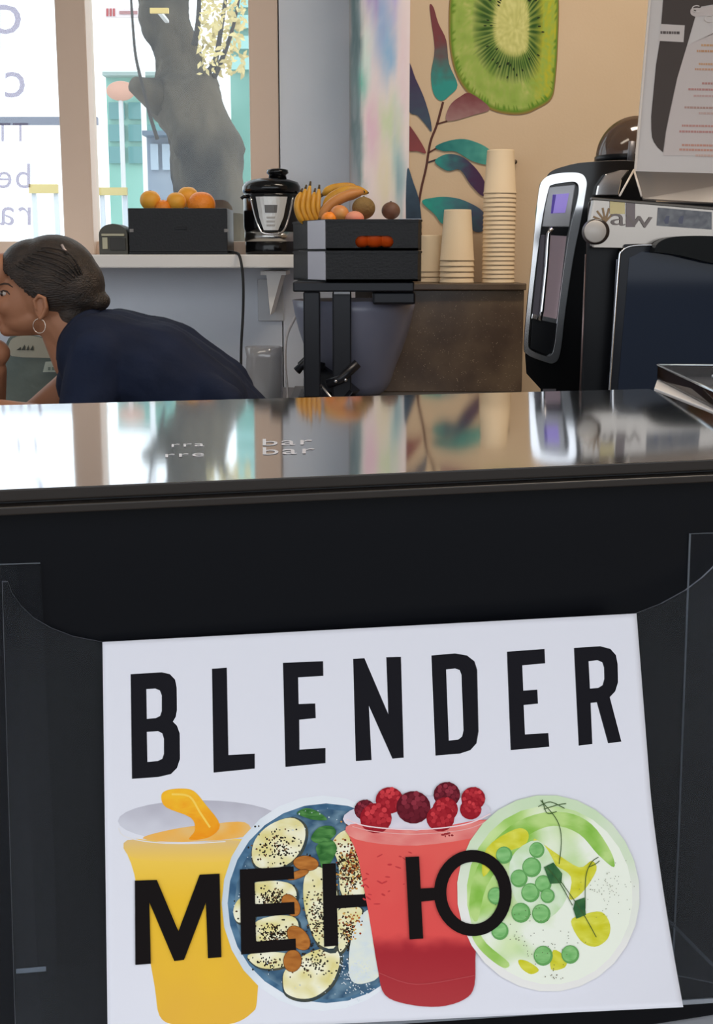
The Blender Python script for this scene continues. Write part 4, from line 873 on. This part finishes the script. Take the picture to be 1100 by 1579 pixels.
MB().prism(on([(834, 362), (874, 364), (858, 494), (822, 489)], .003), (0, .006, 0)).build('recess_back', M('recess_pink_steel', (196, 172, 178), .28, .35), cm)
MB().prism(on([(834, 362), (846, 363), (834, 488), (821, 486)], .006), (0, .006, 0)).build('dark_side_panel', M('recess_dark', (84, 78, 86), .3, .3), cm)
MB().tube([P(852, 352, YM - .02), P(846, 360, YM - .022), P(843, 410, YM - .022), P(836, 480, YM - .022), P(832, 494, YM - .022)], .0055, 10).build('spout', chrome, cm)
MB().prism(on([(821, 484), (860, 492), (852, 545), (840, 547), (818, 538)], .006), (0, .008, 0)).build('drip_tray', mblk, cm, .002)
MB().prism(on([(821, 484), (860, 492), (859, 499), (820, 491)], .012), (0, .01, 0)).build('tray_edge', chrome, cm, .001)
px_prism([(921, 287), (934, 268), (956, 262), (972, 262), (960, 278), (955, 302), (918, 302)], YM - .02, .03).build('chrome_cap', M('chrome_satin', (1, 1, 1)), cm, .006)
MB().prism([P(838, 600, YM - .005), P(858, 600, YM - .005), P(858, 636, YM - .005), P(838, 636, YM - .005)], (0, .01, 0)).build('foot', M('grey_foot', (96, 92, 96), .5), cm)
hop = MB().lathe([(.09, 0)] + [(.092 * math.cos(t_), .01 + .095 * math.sin(t_)) for t_ in [PI / 2 * k / 14 for k in range(15)]], (P(980, 240, 3.15).x, 3.15, P(980, 250, 3.15).z), 32); hop.build('bean_hopper', clear('smoked_plastic', (150, 128, 112), .08, .1, .35, (110, 90, 76)), cm)
MB().lathe([(.0925, 0), (.095, .002), (.095, .012), (.0925, .014)], (P(980, 240, 3.15).x, 3.15, P(980, 250, 3.15).z), 32).build('hopper_rim', mblk, cm)
MB().tube([P(975, 218, 3.05), P(972, 254, 3.05)], .008, 10).build('ribbed_hose', M('grey_ribbed', (120, 118, 122), .4, .3), cm)
# ---- oven
YO = 2.60
ov = thing('countertop_oven', 'black countertop oven with glass door and silver hood strip', 'oven', (P(1050, 600, YO).x, YO + .2, zmt))
xo0, xo1 = P(903, 450, YO).x, 1.18
zo = lambda v, Y=YO: P(1000, v, Y).z
MB().prism([P(907, 308, YO + .03), P(1180, 314, YO + .03), P(1180, 655, YO + .03), P(893, 655, YO + .03)], (.075, .30, 0)).build('body', mblk, ov, .008)
gold = M('hood_strip', (154, 146, 138), .16, .8, bump=.01, bs=4)
MB().prism([P(u, v, YO) for u, v in [(916, 305), (1180, 327), (1180, 402), (1010, 384), (913, 382), (910, 340)]], (0, .03, 0)).build('hood_strip', gold, ov, .004)
MB().prism([P(u, v, YO - .004) for u, v in [(914, 304), (1180, 326), (1180, 330.5), (914, 308)]], (0, .03, 0)).build('hood_edge', M('edge_dark', (90, 84, 78), .3, .6), ov, .001)
dr = MB().prism([P(u, v, YO - .006) for u, v in smooth_poly([(957, 395), (962, 382), (985, 376), (1180, 384)], 3, False) + [(1180, 650), (936, 650)]], (0, .03, 0)).build('door', M('door_frame_black', (24, 26, 34), .2, spec=.25), ov, .003)
dg_ = M('door_glass', (32, 40, 56), .05, spec=.22)
MB().prism([P(u, v, YO - .0075) for u, v in [(971, 398), (990, 388), (1180, 396), (1180, 640), (950, 640)]], (0, .004, 0)).build('glass', dg_, dr)
MB().tube([P(u, v, YO - .009) for u, v in smooth_poly([(937, 648), (946, 520), (955, 402), (959, 388), (972, 380), (1000, 378), (1050, 381), (1180, 388)], 4, False)], .0022, 8).build('chrome_edge', M('chrome_satin', (1, 1, 1)), dr)
MB().tube([P(u, v, YO - .002) for u, v in [(904, 392), (893, 650)]], .0018, 8).build('corner_trim', M('trim_bronze', (130, 112, 110), .3, .8), ov)
MB().prism([P(u, v, YO - .004) for u, v in [(951, 400), (972, 398), (966, 500), (950, 545), (943, 545)]], (0, .003, 0)).build('inner_frame', M('inner_frame_grey', (110, 112, 124), .3, .3), dr)
hb = smooth_poly([(1009, 389), (1016, 374), (1042, 365), (1100, 364), (1180, 370)], 4, False) + [(1180, 418), (1100, 406), (1050, 394), (1024, 390)]
MB().prism([P(u, v, YO - .05) for u, v in hb], (0, .042, 0)).build('handle', M('handle_black', (8, 10, 10), .35, spec=.12), dr, .006)
kb = thing('round_knob', 'white-faced round control knob at the left of the oven hood', 'knob', P(922, 357, YO - .03))
bpy.data.objects.remove(kb)
kf = MB().lathe([(0, 0), (.021, 0), (.024, .003), (.025, .010), (.025, .034), (0, .034)], P(922, 357, YO - .035), 32, axis='Y').build('knob', M('knob_dark', (44, 34, 30), .3), ov)
MB().lathe([(0, 0), (.020, 0), (.021, .002), (.0215, .006), (0, .006)], P(919, 357, YO - .041), 32, axis='Y').build('knob_face', M('knob_white', (206, 198, 190), .4), kf)
oi = Art(lambda u, v, l: P(u, v, YO - .0006 - .00015 * l), 6)  # reflection of window lettering and shapes, painted onto the hood strip
def hood_reflection_text(s, u0, v0, h, w, col, slope=.09):
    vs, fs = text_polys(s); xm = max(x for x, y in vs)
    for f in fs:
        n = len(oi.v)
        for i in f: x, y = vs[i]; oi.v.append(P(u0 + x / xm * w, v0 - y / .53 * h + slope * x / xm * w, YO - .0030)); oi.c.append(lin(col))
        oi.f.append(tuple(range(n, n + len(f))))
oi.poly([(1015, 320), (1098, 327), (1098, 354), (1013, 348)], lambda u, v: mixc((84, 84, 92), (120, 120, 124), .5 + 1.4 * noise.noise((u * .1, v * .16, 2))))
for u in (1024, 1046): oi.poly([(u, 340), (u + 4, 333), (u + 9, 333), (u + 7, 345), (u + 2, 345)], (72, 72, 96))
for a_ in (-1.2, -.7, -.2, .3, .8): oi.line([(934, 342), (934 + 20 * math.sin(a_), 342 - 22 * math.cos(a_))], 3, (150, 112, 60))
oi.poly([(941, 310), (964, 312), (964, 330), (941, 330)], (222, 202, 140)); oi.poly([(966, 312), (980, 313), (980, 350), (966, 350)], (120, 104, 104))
hood_reflection_text('aw', 941, 346, 20, 66, (118, 104, 98))
oi.build('hood_reflection_art', paint_mat('hood_reflection_paint', .25, .5), ov)
# ---- tray and white board at the counter end
wb = thing('side_counter', 'bright white side counter beside the right end of the steel top', 'counter', (PZ(1100, 620, ZT).x + .2, PZ(1100, 620, ZT).y + .15, 0))
zr = ZT + .0225
tA = PZ(1010, 563, zr); ev = (PZ(1100, 605, zr) - tA).normalized(); nv = Vector((-ev.y, ev.x, 0))
if nv.x < 0: nv = -nv
wa, wb_ = PZ(1009, 602.5, ZT), PZ(1300, 718, ZT)
wq = [wa, wb_, wb_ + nv * .42, tA + Vector((0, 0, -.018)) + nv * .30, tA + Vector((.004, 0, -.018))]
MB().prism([Vector((q.x, q.y, ZT + .0035)) for q in wq], (0, 0, -.02)).build('top_board', M('bright_white', (246, 240, 238), .4), wb, .001)
ctr = sum((Vector((q.x, q.y, 0)) for q in wq), Vector()) / 5
MB().prism([Vector((ctr.x + (q.x - ctr.x) * .9, ctr.y + (q.y - ctr.y) * .9, ZT - .021)) for q in wq], (0, 0, -(ZT - .021))).build('body', M('dark_cabinet', (1, 1, 1)), wb)
gt = thing('glass_tray', 'dark glass tray with bright metal rims in front of the oven door', 'tray', Vector((tA.x + .1, tA.y, ZT)))
tA = tA + nv * .004; tB = tA + ev * .50; tC = tB + nv * .24; tD = tA + nv * .24
tcl = clear('tray_glass', (120, 116, 116), .08, .03, .35, (60, 46, 42))
for a, b in ((tA, tB), (tB, tC), (tC, tD), (tD, tA)):
    h = Vector((0, 0, -.0165)); MB().prism([a, b, b + h, a + h], (b - a).cross(Vector((0, 0, 1))).normalized() * -.003).build('side', tcl, gt)
    MB().tube([a, b], .0016, 8).build('rim', M('glass_edge', (206, 216, 222), .12, .6), gt)
MB().prism([q + Vector((0, 0, -.0175)) for q in (tA, tB, tC, tD)], (0, 0, .003)).build('bottom', M('tray_dark', (44, 40, 42), .2), gt)
for k in range(6):
    a = tA + ev * (.09 + .065 * k) + nv * .05 + Vector((0, 0, -.006)); MB().tube([a, a + nv * .16], .002, 8).build('rod', M('glass_edge', (1, 1, 1)), gt)
# ---- sign standing on the oven
YS = 2.72
sg2 = thing('menu_stand', 'white printed menu in a clear stand on top of the oven', 'menu stand', P(1050, 303, YS))
def sgp(u, v, d=0): return P(u, v, YS - d)
MB().prism([sgp(u, v) for u, v in [(1012, -90), (1200, -90), (1200, 270), (981, 264)]], (0, .003, 0)).build('sheet', M('poster_paper', (224, 214, 208), .45), sg2)
MB().prism([sgp(u, v, .003) for u, v in [(1009, -90), (1012, -90), (982, 264), (979, 264)]], (0, .008, 0)).build('edge', M('acrylic_edge_warm', (240, 224, 210), .3), sg2)
acw = clear('stand_acrylic', (200, 194, 190), .02, .2, .6, (150, 142, 136))
MB().prism([P(981, 264, YS), P(1200, 270, YS), P(1200, 318, YS - .07), P(992, 306, YS - .07)], (0, .003, -.003)).build('front_foot', acw, sg2)
for a, b in (((978, 262), (956, 302)), ((978, 262), (990, 303))): MB().tube([P(*a, YS - .01), P(*b, YS - .06)], .0022, 8).build('foot_edge', M('acrylic_edge_warm', (1, 1, 1)), sg2)
pr = Art(lambda u, v, l: sgp(u, v, .0005 + .0002 * l), 60)
pr.poly([(1026, -90), (1200, -90), (1200, 40), (1100, 7), (1082, 10), (1073, 25), (1060, 70), (1045, 120), (1034, 170), (1027, 205), (1023, 235)] + smooth_poly([(1015, 228), (1006, 212), (1004.5, 180)], 3, False) + [(1012, 100), (1018, 63), (1023, 0)], (78, 66, 60))
jug = smooth_poly([(1073, 26), (1066, 22), (1066, 14), (1074, 12), (1082, 12), (1100, 8), (1130, 6), (1180, 12)], 4, False) + [(1200, 240), (1023, 240), (1028, 200), (1045, 120), (1060, 70)]
pr.poly([(1200, 12)] + jug, (222, 208, 202)); pr.ell((1071.5, 17), 2.6, 2.0, (78, 66, 60), n=12)
pr.poly([(1020, 37), (1056.5, 39), (1054.5, 65), (1016, 63)], (224, 212, 206))
R = random.Random(8)
def words(u0, v0, w, h, col, slope=.02):
    u = u0
    while u < u0 + w:
        d = R.uniform(2.2, 5); pr.poly([(u, v0 + (u - u0) * slope), (u + d, v0 + (u + d - u0) * slope), (u + d, v0 + h + (u + d - u0) * slope), (u, v0 + h + (u - u0) * slope)], col, up=False); u += d + .8
pr.layer += 1
words(1019, 48, 28, 4.2, (96, 84, 80))
for v, u, c in ((68, 1082, (226, 176, 130)), (77, 1075, (214, 160, 116)), (97, 1078, (226, 176, 136)), (105, 1072, (220, 170, 140)), (127, 1083, (204, 150, 140)), (136, 1062, (206, 150, 142)), (146, 1070, (216, 180, 172)), (164, 1056, (196, 158, 146)), (173, 1078, (214, 182, 172)), (192, 1052, (212, 158, 146)), (201, 1048, (206, 150, 142)), (222, 1052, (218, 160, 140)), (229, 1048, (218, 160, 140)), (238, 1073, (224, 190, 176))):
    words(u, v, 1196 - u, 3.2, c)
pr.build('print', paint_mat('poster_ink', .5, .3), sg2)
vs, fs = text_polys('C'); mbx = MB(); mbx.add([sgp(1066 + x * 20, 19 - y * 16, .004) for x, y in vs], fs); mbx.add([sgp(1086 + x * 20, 34 - y * 16, .004) for x, y in vs], fs)
mbx.build('print_letter', M('poster_white', (230, 220, 214), .5), sg2, fix=False)

# ================================================================== PERSON (bent forward, in profile, facing left)
YP = 3.0
def W(u, v, d=0): q = P(u, v, YP); return Vector((q.x, YP + d, q.z))
pe = thing('person', 'person in navy shirt bending forward in profile, dark hair tied back', 'person', (P(400, 600, YP).x, YP, 0))
skin = M('skin', (172, 120, 90), .5, spec=.3, var=(160, 108, 80), vs=5)
b = MB()
b.ell(W(80, 436), (.096, .074, .104)); b.ell(W(36, 462), (.058, .056, .078)); b.ell(W(46, 490), (.062, .05, .036), rot=Matrix.Rotation(-.15, 3, 'Y')); b.cap(W(16, 506), W(66, 497), .019, .03)
b.ell(W(12, 508), (.019, .022, .017)); b.cap(W(1, 446), W(-17, 474), .009, .0125); b.ell(W(-12, 478, .008), .009); b.ell(W(-12, 478, -.008), .009)
b.ell(W(-5, 489), (.012, .022, .006)); b.ell(W(-4, 495), (.012, .020, .006)); b.ell(W(2, 438), (.016, .045, .012)); b.ell(W(18, 470, -.03), (.03, .024, .026)); b.ell(W(18, 470, .03), (.03, .024, .026)); b.ell(W(6, 420), (.03, .052, .045))
b.cap(W(92, 490), W(140, 548), .054, .062); b.cap(W(84, 505), W(112, 560), .035, .045)
sh = W(165, 545)
for d in (-.09, 0, .09): b.cap(W(168, 548, d), W(315, 622, d), .08, .085)
b.cap(W(315, 622, -.05), W(392, 712, -.06), .085, .10); b.cap(W(315, 622, .05), W(392, 712, .06), .085, .10)
b.cap(W(165, 548, -.16), W(150, 642, -.20), .05, .04); b.cap(W(150, 642, -.20), W(-40, 620, -.10), .042, .028)
b.cap(W(160, 548, .16), W(20, 660, .20), .05, .04); b.cap(W(20, 660, .20), W(-40, 670, .12), .04, .04); b.cap(W(-40, 670, .12), W(-12, 572, .03), .04, .026)
for s_ in (-1, 1):
    hp0 = W(392, 715, .09 * s_); kn = Vector((hp0.x - .03, YP + .10 * s_, .50)); an = Vector((hp0.x + .05, YP + .11 * s_, .08))
    b.cap(hp0, kn, .088, .056); b.cap(kn, an, .056, .038); b.cap(an - Vector((-.02, 0, .035)), an - Vector((.13, 0, .045)), .036, .03)
def hand(c, fwd, side, pal):
    b.ell(c, (.04, .028, .034)); 
    for k in range(4):
        o_ = side * (-.027 + .018 * k); L = (.034, .04, .037, .028)[k]; p0 = c + o_ + fwd * .025; p1 = p0 + fwd * L + pal * .006; p2 = p1 + fwd * L * .55 + pal * .02
        b.cap(p0, p1, .0088, .008, 10); b.cap(p1, p2, .008, .0068, 10)
    p0 = c - side * .026; p1 = p0 - side * .024 + fwd * .018; b.cap(p0, p1, .011, .009, 10); b.cap(p1, p1 + fwd * .024 + pal * .01, .009, .0075, 10)
hand(W(-58, 618, -.09), Vector((-1, .1, -.1)), Vector((.1, 1, 0)), Vector((0, 0, -1)))
hand(W(-14, 545, .02), Vector((-.25, -.1, 1)).normalized(), Vector((.3, .95, .0)), Vector((-1, -.2, 0)))
bm_ = blob_mesh(b, .0045, 5); mesh_obj('body', bm_, skin, pe)
# face parts, laid on the skin
from mathutils.bvhtree import BVHTree
bvh = BVHTree.FromPolygons([v.co + wloc(pe) for v in bm_.vertices], [tuple(p.vertices) for p in bm_.polygons])
def onskin(u, v, out=.0):
    q = P(u, v, YP); d_ = ray(u, v).normalized(); h_ = bvh.ray_cast(C0 + d_ * 2.4, d_, 1.2)[0]
    return (h_ if h_ else Vector((q.x, YP - .02, q.z))) + Vector((0, -out, 0))
def far(q): return Vector((q.x, 2 * YP - q.y, q.z))
for f_ in (lambda q: q, far):
    c_ = onskin(7, 453, -.006)
    MB().ell(f_(c_), (.0095, .009, .0065), 16, 10).build('eye', M('eye_white', (176, 164, 156), .3), pe)
    MB().ell(f_(c_ + Vector((-.0065, -.0045, 0))), (.0042, .0048, .0055), 12, 8).build('iris', M('iris_dark', (50, 36, 30), .2), pe)
    MB().tube([f_(onskin(u, v, .0005)) for u, v in ((15, 454), (11, 449.5), (5, 448), (1, 450))], [.0012, .002, .002, .0016], 8).build('eyelid', M('lash_dark', (66, 48, 40), .6), pe)
    MB().tube([f_(onskin(u, v, .0003)) for u, v in ((20, 443), (13, 438), (6, 437), (0, 439))], [.0012, .0026, .003, .0024], 8, flat=.6).build('eyebrow', M('brow_dark', (70, 52, 42), .8), pe)
MB().ell(W(-6, 489), (.0125, .02, .0045), 16, 8).build('upper_lip', M('lip', (168, 96, 84), .4), pe); MB().ell(W(-5, 494.5), (.0125, .018, .005), 16, 8).build('lower_lip', M('lip', (1, 1, 1)), pe)
for sgn in (-1, 1):
    q = .072 * sgn
    e = MB(); e.ell(W(75, 472, q), (.017, .008, .027), 20, 12)
    e.tube([W(69, 476, q * 1.08), W(66, 462, q * 1.12), W(73, 454, q * 1.15), W(82, 458, q * 1.15), W(84, 472, q * 1.14), (W(79, 484, q * 1.1)), W(73, 489, q * 1.08)], [.004, .0045, .005, .005, .0048, .005, .006], 8)
    me = blob_mesh(e, .002, 3); ear = mesh_obj('ear', me, skin, pe); ear['label'] = 'ear with a thin hoop earring'
    MB().tube([q_ for q_ in [W(73, 489, q * 1.1) + Vector((-.014 * math.sin(a), 0, -.016 + .016 * math.cos(a))) for a in [2 * PI * k / 20 for k in range(21)]]], .0009, 6).build('earring', M('silver_ring', (226, 214, 200), .15, 1), pe)
# hair: fitted cap pulled back into a low knot
hm = M('dark_brown_hair', (62, 50, 42), .45, spec=.4, var=(40, 33, 29), vs=14, stretch=(1.2, 6, 5), bump=.5, bs=60)
h = MB()
def hairfn(q): return q
h.ell(W(84, 430), (.103, .083, .100), 40, 24); h.ell(W(54, 424), (.084, .070, .082), 32, 20); h.ell(W(112, 440), (.074, .074, .078)); h.ell(W(126, 458, 0), (.055, .06, .04)); h.ell(W(146, 464, 0), (.036, .042, .026)); h.ell(W(112, 486, 0), (.044, .058, .040))
hme = blob_mesh(h, .004, 4)
bmh = bmesh.new(); bmh.from_mesh(hme)
kill = []
for v in bmh.verts:                       # open the face and the ears
    u = 550 + F * v.co.x / v.co.y; vv = 395 - (v.co.z - ZC) / v.co.y * F * 1.0
    pz = W(0, 0); 
    px_ = 550 + (v.co.x) / YP * F; hz_ = W(px_, 455).z
    line = 405 + max(0, (px_ - 8)) * .92 if px_ < 66 else 458
    if px_ < 66 and v.co.z < W(px_, line).z: kill.append(v)
    elif px_ < 88 and v.co.z < W(px_, 460).z: kill.append(v)
    elif px_ < 4 : kill.append(v) if v.co.z < W(4, 398).z else None
bmesh.ops.delete(bmh, geom=list({v for v in kill}), context='VERTS'); bmh.to_mesh(hme); bmh.free()
ho = mesh_obj('hair', hme, hm, pe)
so = ho.modifiers.new('t', 'SOLIDIFY'); so.thickness = .004; so.offset = -1
hl = MB()
for k in range(7):                        # combed strands
    d = -.083 + .0; a0 = 10 + k * 3; pts = [W(34 + k * 7, 408 - k * 4.2, -.060 - .003 * k), W(60 + k * 5, 418 - k * 6, -.076), W(104 + k * 3, 436 - k * 7, -.078), W(140, 458 - k * 3, -.045)]
    hl.tube(smooth_poly([tuple(p) for p in pts], 4, False), .0028, 6)
hl.build('hair_strands', hm, ho)
MB().tube([W(103, 378, -.050), W(108, 385, -.058), W(114, 391, -.060)], .003, 8).build('hair_pin', M('pin_pale', (216, 196, 190), .3, .4), ho)
MB().lathe([(.026, -.006), (.031, -.003), (.031, .003), (.026, .006)], W(134, 456), 20, axis='X').build('hair_tie', M('tie_black', (24, 22, 24), .7), ho)
# clothes
navy = M('navy_cloth', (30, 38, 60), .85, spec=.2, var=(24, 30, 48), vs=6, bump=.5, bs=16)
c = MB()
for d in (-.10, 0, .10): c.cap(W(172, 545, d), W(250, 572, d), .102, .112); c.cap(W(250, 572, d), W(320, 618, d), .112, .106)
c.cap(W(145, 548, -.03), W(145, 548, .03), .078, .078); c.cap(W(150, 538, -.06), W(150, 538, .06), .07, .07); c.cap(W(138, 590, -.06), W(138, 590, .06), .065, .065)
c.cap(W(320, 622, -.05), W(390, 712, -.05), .106, .12); c.cap(W(320, 622, .05), W(390, 712, .05), .106, .12)
c.cap(W(175, 545, -.155), W(154, 645, -.20), .072, .058); c.cap(W(154, 645, -.2), W(140, 642, -.19), .056, .05); c.cap(W(168, 548, .155), W(100, 630, .19), .072, .056)
c.cap(W(318, 580, -.15), W(362, 606, -.20), .035, .04)
cme = blob_mesh(c, .006, 5)
nrm_ = [v.normal.copy() for v in cme.vertices]
for v, n_ in zip(cme.vertices, nrm_): v.co += n_ * (noise.noise(v.co * 9) * .006 + noise.noise(v.co * Vector((22, 8, 22))) * .003)
shirt = mesh_obj('shirt', cme, navy, pe)
MB().tube(smooth_poly([tuple(q) for q in (W(104, 552, -.045), W(112, 520, -.074), W(132, 494, -.066), W(150, 484, 0), W(132, 494, .066), W(112, 520, .074), W(104, 552, .045))], 5, False), .016, 10, flat=1.0).build('collar', navy, shirt)
t_ = MB()
for s_ in (-1, 1):
    hp0 = W(392, 712, .09 * s_); kn = Vector((hp0.x - .03, YP + .10 * s_, .50)); an = Vector((hp0.x + .05, YP + .11 * s_, .10)); t_.cap(hp0, kn, .105, .07); t_.cap(kn, an, .07, .055)
t_.ell(W(394, 712), (.13, .18, .12)); mesh_obj('trousers', blob_mesh(t_, .008, 4), M('dark_trousers', (34, 34, 40), .85), pe)
for s_ in (-1, 1):
    hp0 = W(392, 712, .09 * s_); q = Vector((hp0.x + .05, YP + .11 * s_, 0)); o_ = MB(); o_.ell(q + Vector((-.05, 0, .05)), (.13, .05, .05)); 
    for v in o_.v: v.z = max(v.z, 0.0)
    o_.build('shoe', M('dark_shoe', (40, 38, 38), .6), pe)
# low work bench in front of the person and what is on it
pw = thing('prep_bench', 'pinkish steel prep bench behind the counter at far left', 'bench', (P(-60, 650, 3.1).x, 3.1, 0)); 
zpb = W(50, 640).z - .02
MB().box((P(-330, 650, 2.9).x, 3.36, zpb - .03), (P(112, 650, 3.4).x, 3.78, zpb)).build('top', M('warm_steel', (168, 140, 136), .35, .4), pw, .003)
for x in (P(-320, 650, 2.9).x, P(80, 650, 3.3).x):
    for y in (3.4, 3.74): MB().box((x - .02, y - .02, 0), (x + .02, y + .02, zpb - .03)).build('leg', M('dull_steel', (1, 1, 1)), pw)
gbg = thing('coffee_bag', 'grey-green foil bag with pale label on the bench under the chin', 'bag', (P(60, 600, 3.42).x, 3.42, zpb))
bgp = smooth_poly([(4, 560), (10, 528), (22, 517), (60, 518), (98, 538), (112, 560), (118, 610), (118, 634), (4, 634)], 3)
z_b = P(50, 634, 3.40).z
px_prism([(u, min(v, 640)) for u, v in bgp[:-2]] , 3.40, .10).build('pouch', M('olive_foil', (92, 102, 94), .4, .2, var=(76, 88, 84), vs=7, bump=.3, bs=14), gbg, .01, 3)
MB().prism([P(u, v, 3.397) for u, v in smooth_poly([(14, 530), (26, 519), (60, 520), (96, 540), (106, 556), (80, 552), (18, 549)], 3)], (0, .003, 0)).build('top_band', M('pale_olive', (160, 158, 142), .5), gbg)
MB().prism([P(u, v, 3.395) for u, v in [(70, 558), (112, 556), (114, 574), (66, 574)]], (0, .004, 0)).build('label_patch', M('pale_green_label', (164, 176, 166), .5), gbg)
gi = Art(lambda u, v, l: P(u, v, 3.3935), 50)
for u, w, h in ((25, 7, 5), (33, 5, 9), (40, 4, 8), (46, 5, 8)): gi.poly([(u, 540), (u + w, 540 - h), (u + w + 1, 540)], (60, 64, 58))
for u in (74, 80, 88, 95, 101): gi.poly([(u, 566), (u + 4, 566), (u + 4, 571), (u, 571)], (110, 124, 116))
gi.build('print', paint_mat('bag_ink'), gbg)
# ceiling lamps
for x, y, w in ((.9, 2.9, 'over the machines'), (-.9, 1.9, 'over the bench')):
    t = thing('ceiling_lamp', 'long warm ceiling lamp ' + w, 'lamp', (x, y, 3.14)); MB().box((x - .62, y - .17, 3.14), (x + .62, y + .17, 3.2)).build('housing', white, t, .004)
